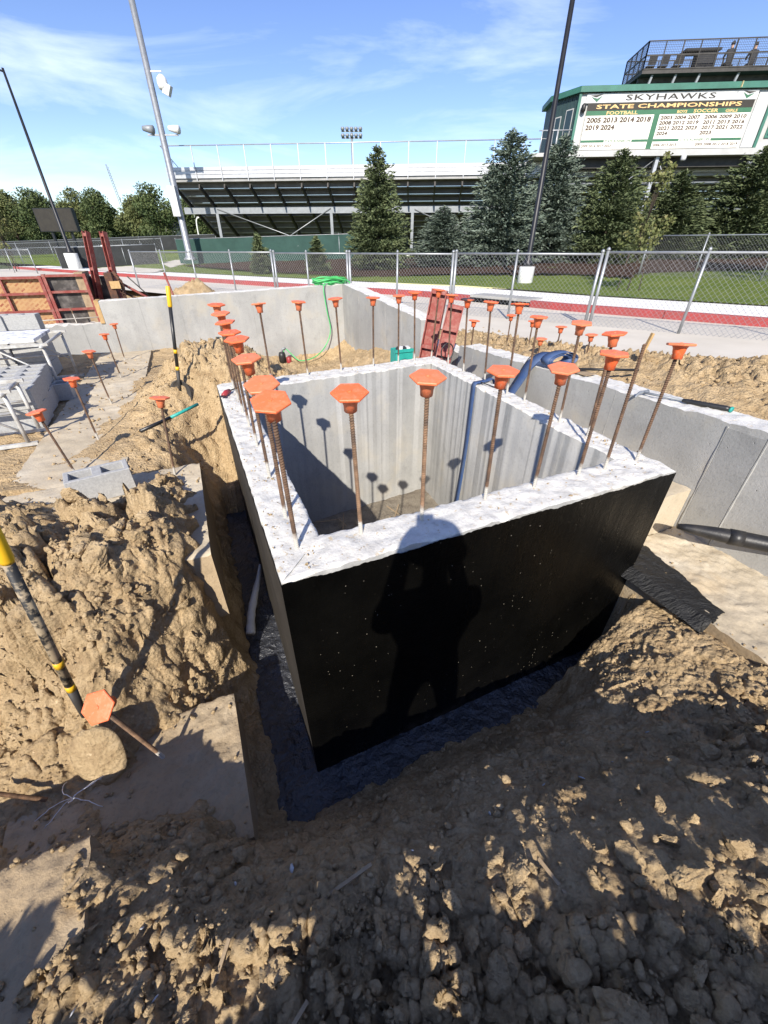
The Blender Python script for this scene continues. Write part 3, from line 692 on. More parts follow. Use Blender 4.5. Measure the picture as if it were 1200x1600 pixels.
def footing_strip(name, a0, a1, b0, b1, z, mat, parent, amp=.012, res=.012, sc=(18, 9)):
    na, nb = int((a1-a0)/res)+1, int((b1-b0)/res)+1
    A, B = np.meshgrid(np.linspace(a0, a1, na), np.linspace(b0, b1, nb))
    Z = z + amp*fbm(A*sc[0]/10, B*sc[1]/10, 0*A, 10, 3, 7) + amp*.5*fbm(A, B, 0*A, 60, 2, 8)
    V = np.stack([O0[0]+A*E1[0]+B*E2[0], O0[1]+A*E1[1]+B*E2[1], Z], -1).reshape(-1, 3)
    return np_mesh(name, V, grid_faces(nb, na), mat, parent)
footing_strip('tarred_footing', -.24, .05, -.002, 2.93, -1.445, 'tar_wet', pit)
footing_strip('tarred_footing', -.24, 2.15, -.22, .0, -1.445, 'tar_wet', pit)
def seam(p, q, w, parent, mat='concrete', proud=.004):
    """thin fin of mortar left where two form panels met"""
    m = MB(); p, q = Vector(p), Vector(q); pts = []
    n = 12
    for i in range(n+1):
        t = i/n; c = p.lerp(q, t); pts.append(c)
    rs = [w*.55*(.5+.7*random.random()) for _ in pts]
    m.tube(pts, rs, 5)
    return m.build('form_seam', mat, parent)
for t in (.24, .80): a, b = lerp2(iFL, iFR, t); seam(L(a, b, -1.5), L(a, b, -.01), .005, pit)
for t in (.30, .58, .83): a, b = lerp2(iFR, iNR, t); seam(L(a, b, -1.5), L(a, b, -.01), .004, pit)

# ---- long wall on the right, with its low step and the far end of the same line
WA = 2.83; WB = 3.09
rw = thing('foundation_wall', L(2.95, 1, -.7), 'long pale grey concrete wall on the right with a hammer lying on top', 'concrete wall')
wall_quad('wall', [(WA, -2.6), (WB, -2.6), (WB, 3.19), (WA, 3.19)][::1], -1.0, .095, rw, zf=lambda A, B: .11-.022*B*(B > 0), sd=11)
for b in (.165, -.06, .98, 1.12, 1.62, 2.35, 2.9): seam(L(WA-.001, b, -.72), L(WA-.001, b, .085), .0045 if b > .5 else .013, rw)
ps = MB(); ps.lbox(WA-.006, WA, -.052, .158, -.70, .075); ps.build('wall_patch', 'concrete_dark', rw)
m = MB(); m.tube([L(WA-.03, .62, -.28), L(WA-.005, .62, -.28)], .006, 8); m.tube([L(WA-.034, .62, -.28), L(WA-.03, .62, -.28)], .016, 10); m.build('form_tie', 'steel_rust', rw)
lw = wall_quad('low_foundation_wall', [(WA+.02, 3.2), (WB, 3.2), (WB, 4.3), (WA+.02, 4.3)], -.9, -.06, sd=12, mats=('concrete_dark', 'concrete_top'))
tag(lw, 'low stub of concrete wall with broken white top beside the red steel panels', 'concrete wall')
st = thing('concrete_fill', L(2.5, .3, -.7), 'pale pink-stained concrete step between the pit and the right wall', 'concrete step')
wall_quad('step', [(2.168, .19), (WA-.008, .19), (WA-.008, 3.1), (2.375, 3.1)], -1.0, -.38, st, ('concrete_footing', 'concrete_footing'), res=.04, sd=13)

# ---- far wall: long stretch, return leg, lower pour at the left
fw = thing('foundation_wall', L(.8, 7.6, -.9), 'far grey concrete wall turning a corner under the green hose', 'concrete wall')
wall_quad('wall', [(-1.40, 7.5), (3.1, 7.5), (3.1, 7.78), (-1.40, 7.78)], -1.2, .37, fw, zf=lambda A, B: .30+.032*(A+1.4), res=.04, sd=14)
wall_quad('wall', [(WA, 4.18), (3.1, 4.18), (3.1, 7.495), (WA, 7.495)], -1.2, .3, fw, zf=lambda A, B: .20+.075*(B-4.18), res=.04, sd=15)
for a in (-.82, -.2, .42, 1.04, 1.66, 2.28): seam(L(a, 7.499, -.95), L(a, 7.499, .36), .006, fw)
for b in (4.8, 5.4, 6.0, 6.6, 7.2): seam(L(WA-.001, b, -.9), L(WA-.001, b, .3), .005, fw)
m = MB(); m.lbox(-1.47, -1.405, 7.5, 7.78, -.03, .31); m.build('end_board', 'timber', fw)
lw2 = thing('foundation_wall', L(-2.2, 7.6, -.6), 'lower concrete pour with ragged top below the plywood forms', 'concrete wall')
wall_quad('wall', [(-3.05, 7.52), (-1.405, 7.52), (-1.405, 7.78), (-3.05, 7.78)], -1.0, -.03, lw2, amp=.02, res=.04, sd=16)
seam(L(-1.75, 7.519, -.6), L(-1.75, 7.519, -.04), .006, lw2); seam(L(-2.4, 7.519, -.6), L(-2.4, 7.519, -.04), .006, lw2)
lw3 = thing('foundation_wall', L(-3.8, 7.6, -.6), 'tall end of a concrete wall behind the stacked blocks at left edge', 'concrete wall')
wall_quad('wall', [(-5.2, 7.45), (-2.62, 7.45), (-2.62, 7.70), (-5.2, 7.70)][::1], -1.0, .16, lw3, res=.05, sd=17)
seam(L(-3.0, 7.449, -.6), L(-3.0, 7.449, .15), .006, lw3)

# ---- footings
def footing(nm, lab, q, z0, z1, mats, sd, res=.02, amp=.008, zf=None):
    o = wall_quad(nm, q, z0, z1, None, mats, res, amp, zf, sd=sd); return tag(o, lab, 'footing')
footing('concrete_footing', 'dusty tan concrete footing slab under the single grey block', [(-1.62, .95), (-.285, .95), (-.285, 2.25), (-1.62, 2.25)], -1.0, -.482, ('concrete_dusty', 'concrete_footing'), 31)
footing('concrete_footing', 'long footing strip running to the far wall with capped rebar in it', [(-1.62, 2.256), (-.84, 2.256), (-.84, 7.44), (-1.62, 7.44)], -.9, -.487, ('concrete_dusty', 'concrete_footing'), 32, .03)
footing('concrete_footing', 'sunken muddy footing with a sharp edge beside the trench corner', [(-1.3, -.34), (-.33, -.30), (-.335, .42), (-1.3, .42)], -1.5, -1.07, ('concrete_dusty', 'concrete_dusty'), 33, .014, .009)
footing('concrete_footing', 'chalky white footing edge at the bottom left corner', [(-1.9, -.95), (-.74, -.98), (-.80, -.22), (-1.9, -.17)], -1.0, -.675, ('concrete_dusty', 'concrete_dusty'), 34, .014, .010)  # darker dusty material stands in for the shade lying on this slab
rf = thing('concrete_footing', L(2.5, -.2, -1), 'footing shelf right of the pit with a patch of black tar', 'footing')
wall_quad('slab', [(2.10, -1.15), (WA+.1, -1.15), (WA+.1, .185), (2.157, .185)], -1.3, -.69, rf, ('concrete_dusty', 'concrete_footing'), .014, .008, sd=35)
def tar_patch():
    n = 90; V = []; F = []
    na, nb = 60, 60; A, B = np.meshgrid(np.linspace(2.06, 2.55, na), np.linspace(-.62, .17, nb))
    edge = np.minimum(2.39 + .2*(B-.1) + .05*fbm(A, B, 0*A, 7, 3, 4) - A, (B + .50 + .06*fbm(A, B, 0*A, 8, 3, 6)))
    Z = np.where(edge > 0, -.678, -.72) + .010*fbm(A, B*.4, 0*A, 30, 3, 9)
    Z = np.where(A < 2.125, Z-.05*(2.125-A)/.06, Z)
    P = np.stack([O0[0]+A*E1[0]+B*E2[0], O0[1]+A*E1[1]+B*E2[1], Z], -1).reshape(-1, 3)
    Fc = grid_faces(nb, na); ok = (edge.ravel()[Fc] > -.01).all(1)
    np_mesh('tar_patch', P, Fc[ok], 'tar_patch', rf)
tar_patch()
# ================================================================== CAPPED REBAR
def make_bar():
    m = MB(); n = 10; V = []; F = []; H = 1.0; step = .0085; k = int(H/step)
    for i in range(k+1):
        for j in range(n):
            a = 2*math.pi*j/n; z = i*step + .010*math.sin(a)*.5
            rib = (i % 2 == 0); lug = abs(math.sin(a)) > .97
            r = .0070 + (.0027 if rib or lug else 0)
            V.append((r*math.cos(a), r*math.sin(a), min(max(z, 0), H)))
    F = [(i*n+j, i*n+(j+1) % n, (i+1)*n+(j+1) % n, (i+1)*n+j) for i in range(k) for j in range(n)]
    F += [tuple(range(n))[::-1], tuple(k*n+j for j in range(n))]
    m.add(V, F); return m
def mesh_only(m, name, mat, smooth=False):
    o = m.build(name, mat, None, smooth); me = o.data; bpy.data.objects.remove(o); return me
BAR = mesh_only(make_bar(), 'bar', 'rebar'); BAR2 = mesh_only(make_bar(), 'bar', 'rebar_clean')
def make_cap():
    m = MB()                                   # hexagonal plate with raised rim, underside dished
    m.lathe([(.050, -.0015), (.064, .000), (.0665, .003), (.0665, .008), (.0640, .0105), (.058, .0112), (.0085, .0122), (.0075, .0145), (.0, .0146)], 6, ph=R(12))
    plate = m
    c = MB(); c.lathe([(.0205, -.062), (.0235, -.062), (.0245, -.036), (.0265, -.034), (.0300, -.012), (.037, .001), (.02, .001)], 20)
    return plate, c
pl_, co_ = make_cap()
CAP = mesh_only(pl_, 'cap', 'cap_orange'); CAPT = mesh_only(pl_, 'cap', 'cap_tarred')
COLR = mesh_only(co_, 'collar', 'cap_orange', True)
def dowel(loc, top, label, group, tarred=False, bare=False, clean=False, spin=0, tilt=(0, 0), nod=0):
    """bar from loc to top, with a hexagonal safety cap pushed on"""
    loc, top = Vector(loc), Vector(top); d = top-loc
    t = thing('rebar_dowel', loc, label, 'rebar', group)
    q = d.to_track_quat('Z', 'Y')
    b = link('bar', BAR2 if clean else BAR); b.parent = t; b.rotation_mode = 'QUATERNION'; b.rotation_quaternion = q; b.scale = (1, 1, d.length if bare else d.length-.012)
    if not bare:
        c = link('cap', CAPT if tarred else CAP); c.parent = t; c.location = d; c.rotation_mode = 'QUATERNION'
        c.rotation_quaternion = Quaternion((1, 0, 0), nod) @ q @ Quaternion((0, 0, 1), spin) @ Quaternion((1, 0, 0), tilt[0]) @ Quaternion((0, 1, 0), tilt[1])
        k = link('collar', COLR); k.parent = c
    return t
ORD = ['first', 'second', 'third', 'fourth', 'fifth', 'sixth', 'seventh', 'eighth', 'ninth']
rnd = random.Random(3)
def rt(): return (rnd.uniform(-.07, .07), rnd.uniform(-.07, .07))
G = 'capped rebar dowels set in the pit walls'
front = [(.373, .168, .59, -.021, .001), (.647, .135, .62, -.012, 0), (1.017, .178, .59, -.004, .012), (1.313, .172, .575, .005, 0), (1.611, .172, .61, -.007, 0), (1.804, .17, .645, -.005, .009), (2.069, .18, .61, .012, .007)]
for i, (a, b, h, la, lb) in enumerate(front):
    bare = i == 5
    lab = 'bare rebar without a cap near the right end of the tarred front wall' if bare else f'orange capped rebar on the tarred front wall, {ORD[i]} from its left corner'
    if i == 6: lab = 'rebar at the right corner of the front wall, orange cap smeared with tar'
    dowel(L(a, b, -.01), L(a+la, b+lb, h), lab, G, tarred=False, bare=bare, clean=i < 2, spin=R([0, -14, 4, 22, 0, 0, 30][i]), tilt=rt(), nod=R([12, 9, 11, 8, 4, 0, -4][i]))
right = [(2.288, 2.573, .635, -.02, .005), (2.273, 2.261, .625, -.035, -.002), (2.231, 1.855, .64, -.027, .02), (2.19, 1.488, .66, -.009, .014), (2.19, 1.274, .60, -.018, -.002), (2.12, .826, .62, -.01, .011), (2.08, .543, .605, -.015, .012)]
for i, (a, b, h, la, lb) in enumerate(right):
    dowel(L(a, b, -.01), L(a+la, b+lb, h), f'orange capped rebar on the right pit wall, {ORD[i]} from its far corner' if i != 1 else 'rebar with tar-blackened cap near the far right pit corner', G, tarred=i == 1, spin=rnd.uniform(0, 1), tilt=(rnd.uniform(-.12, .12), rnd.uniform(-.12, .12)))
back = [(.473, 2.70, .62, -.007, .018), (.829, 2.75, .62, -.021, -.014), (1.178, 2.78, .63, -.026, -.02), (1.533, 2.80, .62, .008, .006), (1.832, 2.83, .625, -.004, .01), (2.024, 2.83, .65, -.03, -.008), (2.24, 2.85, .66, .04, -.01)]
for i, (a, b, h, la, lb) in enumerate(back):
    dowel(L(a, b, -.01), L(a+la, b+lb, h), f'orange capped rebar on the back pit wall, {ORD[i]} from its left end', G, spin=rnd.uniform(0, 1), tilt=rt())
left = [(.099, .175, .595, -.012, -.006), (.106, .42, .585, -.008, -.01), (.110, .83, .59, -.008, 0), (.115, 1.27, .60, 0, 0), (.118, 1.60, .585, -.008, 0), (.118, 1.92, .60, 0, 0), (.122, 2.25, .615, 0, 0), (.125, 2.58, .64, 0, 0)]
for i, (a, b, h, la, lb) in enumerate(left):
    dowel(L(a, b, -.01), L(a+la, b+lb, h), f'orange capped rebar on the left pit wall, {ORD[i]} from the near corner', G, spin=R([22, 8, 0, 14, 5, 20, 10, 0][i]), tilt=rt(), nod=R([12, 11, 9, 9, 8, 6, 4, 3][i]))
G2 = 'capped rebar dowels in the left footing'
fo = [(-.474, 2.10, .595, .062, .005, 'orange capped rebar by the footing corner next to the pit trench'), (-1.195, 2.45, .505, -.051, -.018, 'orange capped rebar rising behind the single grey block'),
      (-1.123, 3.142, .555, -.008, -.004, 'orange capped rebar in the footing strip, nearest to the block stack'), (-1.139, 4.31, .565, -.022, -.007, 'orange capped rebar halfway along the left footing strip'),
      (-1.151, 5.562, .55, -.015, -.013, 'orange capped rebar second from the far wall in the footing strip'), (-1.199, 6.732, .52, .017, 0, 'orange capped rebar closest to the far wall in the footing strip')]
for a, b, h, la, lb, lab in fo: dowel(L(a, b, -.5), L(a+la, b+lb, -.48+h), lab, G2, spin=rnd.uniform(0, 1), tilt=(rnd.uniform(-.1, .1), rnd.uniform(-.1, .1)))
G3 = 'capped rebar beyond the right wall'
for a, b, zt, zb, lab in [(2.98, 3.16, .30, -.08, 'small orange capped rebar on the low wall stub beside the red panels'), (3.9, 3.61, .26, -.3, 'far orange capped rebar beyond the right wall, leftmost of the row'), (3.9, 3.18, .24, -.3, 'far orange capped rebar beyond the right wall, second of the row'),
                         (3.9, 2.70, .24, -.3, 'far orange capped rebar beyond the right wall, third of the row'), (3.9, 2.25, .22, -.3, 'far orange capped rebar beyond the right wall, behind the blue strap'), (3.4, 2.47, .18, -.2, 'low orange cap just showing over the top of the right wall')]:
    dowel(L(a, b, zb), L(a, b, zt), lab, G3, spin=rnd.uniform(0, 1), tilt=rt())
dowel(L(-.675, .17, -1.02), L(-.735, .105, -.45), 'loose rebar with dusty orange cap leaning beside the muddy shovel', 'loose rebar at the left', spin=.4, clean=True, nod=R(38))
dowel(L(-1.33, .26, -.93), L(-1.12, .16, -.985), 'rusty rebar stub poking out of the mud at the left edge', 'loose rebar at the left', bare=True, clean=True)

# ================================================================== CONCRETE BLOCKS
def cmu_mesh():
    m = MB(); xs = [-.195, -.163, -.030, .030, .163, .195]; ys = [-.0955, -.063, .063, .0955]
    hole = lambda i, j: not (j == 1 and i in (1, 3))
    m.cells(xs, ys, hole, 0, .19)
    # end recesses of a stretcher block
    me = mesh_only(m, 'concrete_block', 'cmu')
    import bmesh
    bm = bmesh.new(); bm.from_mesh(me); bmesh.ops.remove_doubles(bm, verts=bm.verts, dist=1e-5)
    bmesh.ops.bevel(bm, geom=[e for e in bm.edges if len(e.link_faces) == 2 and e.calc_face_angle(0) > .5], offset=.0035, segments=1, affect='EDGES')
    bm.to_mesh(me); bm.free(); return me
CMU = cmu_mesh()
def block(a, b, z, rot, label, group, on_end=False):
    o = link('concrete_block', CMU); p = L(a, b, z); o.location = p; o.rotation_euler = (0, 0, TH+rot)
    return tag(o, label, 'concrete block', group)
block(-.93, 1.98, -.482, R(12), 'single hollow concrete block lying alone on the footing slab', 'grey concrete blocks')
pos = ['nearest row', 'second row', 'third row', 'fourth row', 'fifth row', 'farthest row']
for lay in range(2):
    for k in range(6):
        for c in range(2):
            jb = rnd.uniform(-.012, .012)
            block(-1.845-.395*c+jb-.03*(k % 2)*0 - .018*k, 3.86+.196*k, -.495+.194*lay, rnd.uniform(-.02, .02),
                  f"near stack block, {'top' if lay else 'bottom'} layer, {'right' if c == 0 else 'left'} column, {pos[k]}", 'blocks in the near stack')
block(-1.66, 4.9, -.495, R(90), 'concrete block set crosswise at the foot of the near stack', 'grey concrete blocks')
lay_n = ['bottom', 'second', 'third', 'top']
for lay in range(4):
    for c in range(2):
        for k in range(2):
            if lay == 3 and k == 0: continue
            block(-2.22-.395*c+rnd.uniform(-.01, .01), 6.30+.2*k, -.51+.194*lay, rnd.uniform(-.03, .03)-R(4), f"block under the white plank, {lay_n[lay]} layer, {'right' if c == 0 else 'left'} column, {'far' if k else 'near'} row", 'blocks in the far stack')
# ---- mason's trestles with a plank
def trestle(a0, b0, b1, zt, lab, ln=.95):
    t = thing('scaffold_trestle', L(a0, (b0+b1)/2, -.5), lab, 'scaffold frame', 'steel trestles by the block stacks')
    for a in (a0, a0-ln):
        for b in (b0, b1):
            m = MB(); m.tube([L(a, b, -.5), L(a, b, zt)], .017, 10); m.build('leg', 'scaffold', t, True)
        m = MB(); m.tube([L(a, b0-.07, zt), L(a, b1+.10, zt)], .017, 10); m.build('top_rail', 'scaffold', t, True)
    for b in (b0, b1):
        m = MB(); m.bar(L(a0+.07, b, -.49), L(a0-ln-.05, b, -.49), .035, .03); m.build('foot_bar', 'scaffold', t)
        m = MB(); m.bar(L(a0+.06, b, zt+.02), L(a0-ln, b, zt+.02), .03, .03); m.build('cross_bar', 'scaffold', t)
        m = MB(); m.tube([L(a0-.02, b, zt-.33), L(a0-.42, b, zt-.02)], .010, 8); m.build('brace', 'scaffold', t, True)
        m = MB(); m.tube([L(a0, b, -.20), L(a0-ln, b, -.20)], .012, 8); m.build('tie_bar', 'scaffold', t, True)
    return t
trestle(-1.70, 3.32, 3.70, -.03, 'worn white steel trestle in front of the near block stack', .85)
trestle(-1.72, 4.95, 5.95, .07, 'rusty steel trestle carrying the white plank', .95)
m = MB(); m.lbox(-2.75, -1.79, 5.02, 5.80, .112, .145); tag(m.build('scaffold_plank', 'plank_white', None, False, .004), 'cement-spattered white plank lying on the steel trestle', 'plank')

# ================================================================== FORMWORK
def form_panel(nm, lab, a0, a1, z0, z1, b, mat, bays=(2, 4), frame='steel_red', group='wall forms at the far left'):
    t = thing(nm, L((a0+a1)/2, b, z0), lab, 'form panel', group)
    m = MB(); m.lbox(a0+.03, a1-.03, b+.015, b+.034, z0+.03, z1-.03); m.build('plywood', mat, t)
    for a in (a0, a1-.045): m = MB(); m.lbox(a, a+.045, b-.055, b+.04, z0, z1); m.build('stile', frame, t)
    for z in (z0, z1-.04): m = MB(); m.lbox(a0+.046, a1-.046, b-.05, b+.012, z, z+.035); m.build('rail', frame, t)
    for i in range(1, bays[1]):
        z = z0+(z1-z0)*i/bays[1]; m = MB(); m.lbox(a0+.046, a1-.046, b-.046, b+.012, z-.012, z+.022); m.build('rib', frame, t)
    for i in range(1, bays[0]):
        a = a0+(a1-a0)*i/bays[0]; m = MB(); m.lbox(a-.014, a+.014, b-.038, b+.011, z0+.036, z1-.042); m.build('upright', frame, t)
    return t
form_panel('wall_form', 'dark form panel with red steel ribs next to the upright channels', -2.10, -1.50, -.35, .68, 7.86, 'ply_dark', (1, 4))
form_panel('wall_form', 'orange plywood form panel in red steel frame, right of the pair', -3.20, -2.11, -.35, .66, 7.86, 'form_ply', (2, 4))
form_panel('wall_form', 'orange plywood form panel in red steel frame at the left edge', -4.6, -3.21, -.35, .65, 7.86, 'form_ply', (2, 4))
m = MB(); m.tube([L(-3.1, 7.66, .03), L(-1.40, 7.60, .06)], .008, 8); m.tube([L(-2.3, 7.6, -.3), L(-2.32, 7.63, .12)], .008, 8); m.tube([L(-1.82, 7.6, -.3), L(-1.84, 7.63, .22)], .008, 8)
tag(m.build('rebar_grid', 'rebar_clean', None, True), 'bare rebar tied across the gap in front of the dark form panel', 'rebar')
def channel(nm, lab, p, q, w, d, mat, face, group=None):
    """steel channel from p to q: web, two flanges, batten plates"""
    p, q = Vector(p), Vector(q); ax = (q-p).normalized(); f = Vector(face); f = (f-ax*f.dot(ax)).normalized(); x = ax.cross(f)
    t = thing(nm, p, lab, 'steel form', group)
    m = MB(); m.obox((p+q)/2 - f*d*.5, x*w*.5, ax*(q-p).length/2, f*.004); m.build('web', mat, t)
    for sgn in (-1, 1): m = MB(); m.obox((p+q)/2 + x*sgn*(w*.5-.005), x*.006, ax*(q-p).length/2, f*d*.5); m.build('flange', mat, t)
    for k in (.02, .34, .68, .97):
        c = p.lerp(q, k); m = MB(); m.obox(c - f*.004, x*(w*.5-.012), ax*.022, f*d*.46); m.build('stiffener', mat, t)
    return t
channel('steel_channel', 'tall red steel channel standing beside the dark form panel', L(-1.535, 7.98, -.4), L(-1.34, 8.25, 1.26), .075, .09, 'steel_red', (-.2, -1, 0), 'upright red channels')
channel('steel_channel', 'tall red steel channel with wood blocking, right of the pair', L(-1.20, 8.0, -.4), L(-1.10, 8.3, 1.26), .075, .09, 'steel_red', (-.2, -1, 0), 'upright red channels')
t = thing('form_end', L(-1.2, 8.05, -.4), 'bulky form corner with chains and clamps behind the far wall', 'form corner')
m = MB(); m.lbox(-1.66, -1.54, 7.86, 8.5, -.4, .70); m.build('board', 'timber_old', t)
m = MB(); m.lbox(-1.25, -1.14, 7.90, 8.6, -.4, .68); m.build('board', 'steel_rust', t)
m = MB(); m.lbox(-1.53, -1.26, 8.3, 8.4, -.4, .62); m.build('back_panel', 'ply_dark', t)
m = MB(); m.bar(L(-1.62, 7.90, .22), L(-1.15, 7.88, .24), .03, .03); m.build('tie_bar', 'steel_rust', t)
m = MB(); m.lbox(-1.20, -1.05, 7.87, 7.95, .45, .56); m.build('wood_block', 'timber', t)
for k in range(7):
    m = MB(); c = Vector(L(-1.06+.03*math.sin(k*2.1), 7.92, .62-.07*k)); n = 10
    m.tube([c + Vector((.026*math.cos(2*math.pi*i/n), .01*math.sin(k), .034*math.sin(2*math.pi*i/n))) for i in range(n+1)], .007, 5); m.build('chain_link', 'steel_rust', t, True)
m = MB(); m.tube([L(-1.1, 7.95, .70), L(-1.02, 7.95, .5), L(-1.06, 7.97, .2), L(-.98, 7.95, -.1)], .028, 8); m.build('clamp', 'steel_rust', t, True)
t = thing('form_brace', L(-.5, 8.2, -.2), 'pair of red-brown adjustable braces sloping down behind the far wall', 'brace')
m = MB(); m.tube([L(-1.1, 8.02, .56), L(-.22, 8.25, -.06)], .021, 8); m.build('brace_tube', 'steel_red', t, True)
m = MB(); m.tube([L(-1.08, 8.05, .40), L(-.34, 8.2, -.08)], .018, 8); m.build('brace_tube', 'steel_rust', t, True)
m = MB(); m.tube([L(-.92, 8.04, .62), L(-.60, 8.1, .22)], .011, 6); m.build('turnbuckle', 'steel_dark', t, True)
m = MB(); m.tube([L(-.2, 9.3, -.35), L(-.36, 9.35, .62)], .022, 8); tag(m.build('marker_post', 'steel_red', None, True), 'thin red post standing near the chain-link fence at left', 'post')
# red narrow panels leaning at the gap in the wall
channel('steel_filler', 'taller red steel filler panel leaning in the wall gap', L(2.56, 3.56, -.36), L(2.76, 3.62, .60), .19, .075, 'steel_red', (-.35, -1, .1), 'red steel fillers leaning together')
channel('steel_filler', 'shorter red steel filler panel leaning in the wall gap, right of the pair', L(2.63, 3.30, -.36), L(2.84, 3.36, .46), .19, .075, 'steel_red', (-.15, -1, .1), 'red steel fillers leaning together')
m = MB(); n = 22; c = Vector(L(2.36, 2.72, .09)); m.tube([c + Vector((.075*math.cos(2*math.pi*i/n)*E1[0], .075*math.cos(2*math.pi*i/n)*E1[1], .085*math.sin(2*math.pi*i/n))) for i in range(n+1)], .007, 6)
tag(m.build('wire_loop', 'black_plastic', None, True), 'black cable loop hanging at the far right pit corner', 'cable')

# ================================================================== TOOLS AND ODD THINGS
def spade(nm, lab, tip, top, mats, blade_mat, dust=False, bl=None):
    tip, top = Vector(tip), Vector(top); d = (top-tip).normalized(); ln = (top-tip).length
    t = thing(nm, tip, lab, 'shovel', 'shovels stuck in the soil')
    m = MB(); m.tube([tip+d*.26, tip+d*(ln-.17)], .0165, 14); m.build('handle', mats[0], t, True)
    m = MB(); m.tube([tip+d*(ln-.172), tip+d*(ln-.16), tip+d*(ln-.01), tip+d*ln], [.0175, .0205, .0205, .015], 14); m.build('grip', 'yellow_plastic', t, True)
    for k in (.30, .46): m = MB(); m.tube([tip+d*(k), tip+d*(k+.035)], .0172, 14); m.build('band', 'yellow_plastic', t, True)
    m = MB(); m.tube([tip+d*.10, tip+d*.30], [.013, .0185], 12); m.build('socket', 'steel_dark', t, True)
    side = d.cross(Vector((0, 1, 0))).normalized(); bd_ = d; btip = tip - d*.10; bw = 1.0
    if bl: btip = Vector(bl[0]); bd_ = (Vector(bl[1])-btip).normalized(); side = Vector(bl[2]); side = (side-bd_*side.dot(bd_)).normalized(); bw = .98
    nrm = side.cross(bd_); V = []; F = []; nu, nv = 9, 11
    for j in range(nv):
        v = j/(nv-1); wd = .108*math.sqrt(max(.03, 1-abs(2*v-1.0)**2.6*.93))
        for i in range(nu):
            u = i/(nu-1)*2-1; V.append(btip + bd_*(.30*v*bw) + side*u*wd*bw + nrm*(.022*(1-u*u) + .012*math.sin(v*3)))
    for j in range(nv-1):
        for i in range(nu-1): F.append((j*nu+i, j*nu+i+1, (j+1)*nu+i+1, (j+1)*nu+i))
    m = MB(); m.add(V, F); o = m.build('blade', blade_mat, t, True); so = o.modifiers.new('thick', 'SOLIDIFY'); so.thickness = .004 if not dust else .01
    return t
spade('shovel', 'black and yellow handled shovel standing upright in the soil mound', L(-.36, 3.47, -.30), L(-.205, 3.474, .728), ('black_handle',), 'steel_dark')
spade('shovel', 'mud-caked shovel with black and yellow handle at the left edge', L(-.915, .305, -.80), L(-.752, .21, .36), ('handle_dusty',), 'clod', True, (L(-.90, .16, -1.03), L(-.90, .30, -.70), (E1[0], E1[1]-.15, .05)))
def wires():
    m = MB(); c = Vector(L(-1.02, .12, -.98)); r2 = random.Random(5)
    for k in range(7):
        p = c.copy(); d = Vector((r2.uniform(-1, 1), r2.uniform(-.7, .7), r2.uniform(.2, .8))).normalized(); pts = [p.copy()]
        for i in range(9): d = (d + Vector((r2.uniform(-.35, .35), r2.uniform(-.35, .35), -.16))).normalized(); p = p + d*.016; pts.append(p.copy())
        m.tube(pts, .0016, 5)
    tag(m.build('wire_ties', 'wire_white', None, True), 'tangle of thin white plastic ties in the mud hollow', 'wire')
wires()
m = MB(); m.tube([L(-.69, 2.66, -.29), L(-.45, 2.82, -.26)], .016, 10); t = thing('grout_tube', L(-.45, 2.82, -.3), 'dark green and black tube lying across the soil mound', 'tube')
m.build('sleeve', 'black_handle', t, True); m = MB(); m.tube([L(-.45, 2.82, -.26), L(-.20, 2.99, -.22)], .014, 10); m.build('tube', 'teal_plastic', t, True)
# grinder-like knob on the left wall corner
t = thing('hand_tool', L(.05, 2.55, 0), 'small dark red tool handle lying on the left wall corner', 'tool')
m = MB(); m.tube([L(.02, 2.33, .02), L(.05, 2.40, .022), L(.08, 2.45, .02)], [.018, .022, .016], 12); m.build('grip', 'red_plastic', t, True)
m = MB(); m.tube([L(.08, 2.45, .02), L(.15, 2.52, .016)], .006, 8); m.build('shaft', 'black_plastic', t, True)
m = MB(); m.lathe([(.0, -.004), (.024, -.004), (.024, .0), (.0, .0)], 12, L(.012, 2.31, .022)); m.build('end_cap', 'black_plastic', t)
# hammer
t = thing('hammer', L(2.9, .8, .11), 'claw hammer with green rubber grip lying on the right wall', 'hammer')
def hl(a, b, z): return L(a, b, .105-.022*max(b, 0)+z)
h0, h1, h2 = hl(2.87, .80, .03), hl(2.965, .56, .022), hl(3.06, .30, .02)
m = MB(); m.tube([h0, h1], .0085, 10); m.build('shaft', 'steel_grey', t, True)
m = MB(); m.tube([h1, Vector(h1).lerp(Vector(h2), .1), Vector(h1).lerp(Vector(h2), .9), h2], [.013, .0165, .019, .015], 12); m.build('grip', 'black_handle', t, True)
m = MB(); m.tube([Vector(h2)-Vector((0, 0, 0)), Vector(h2)+Vector((.004, -.010, 0))], .0185, 12); m.build('grip_end', 'teal_plastic', t, True)
m = MB(); hd = Vector(h0); sx = Vector((E1[0], E1[1], 0)); m.tube([hd+sx*.055, hd+sx*.03, hd, hd-sx*.03, hd-sx*.065+Vector((.0, -.012, -.006)), hd-sx*.095+Vector((0, -.03, -.016))], [.015, .013, .011, .012, .009, .004], 10); m.build('head', 'steel_grey', t, True)
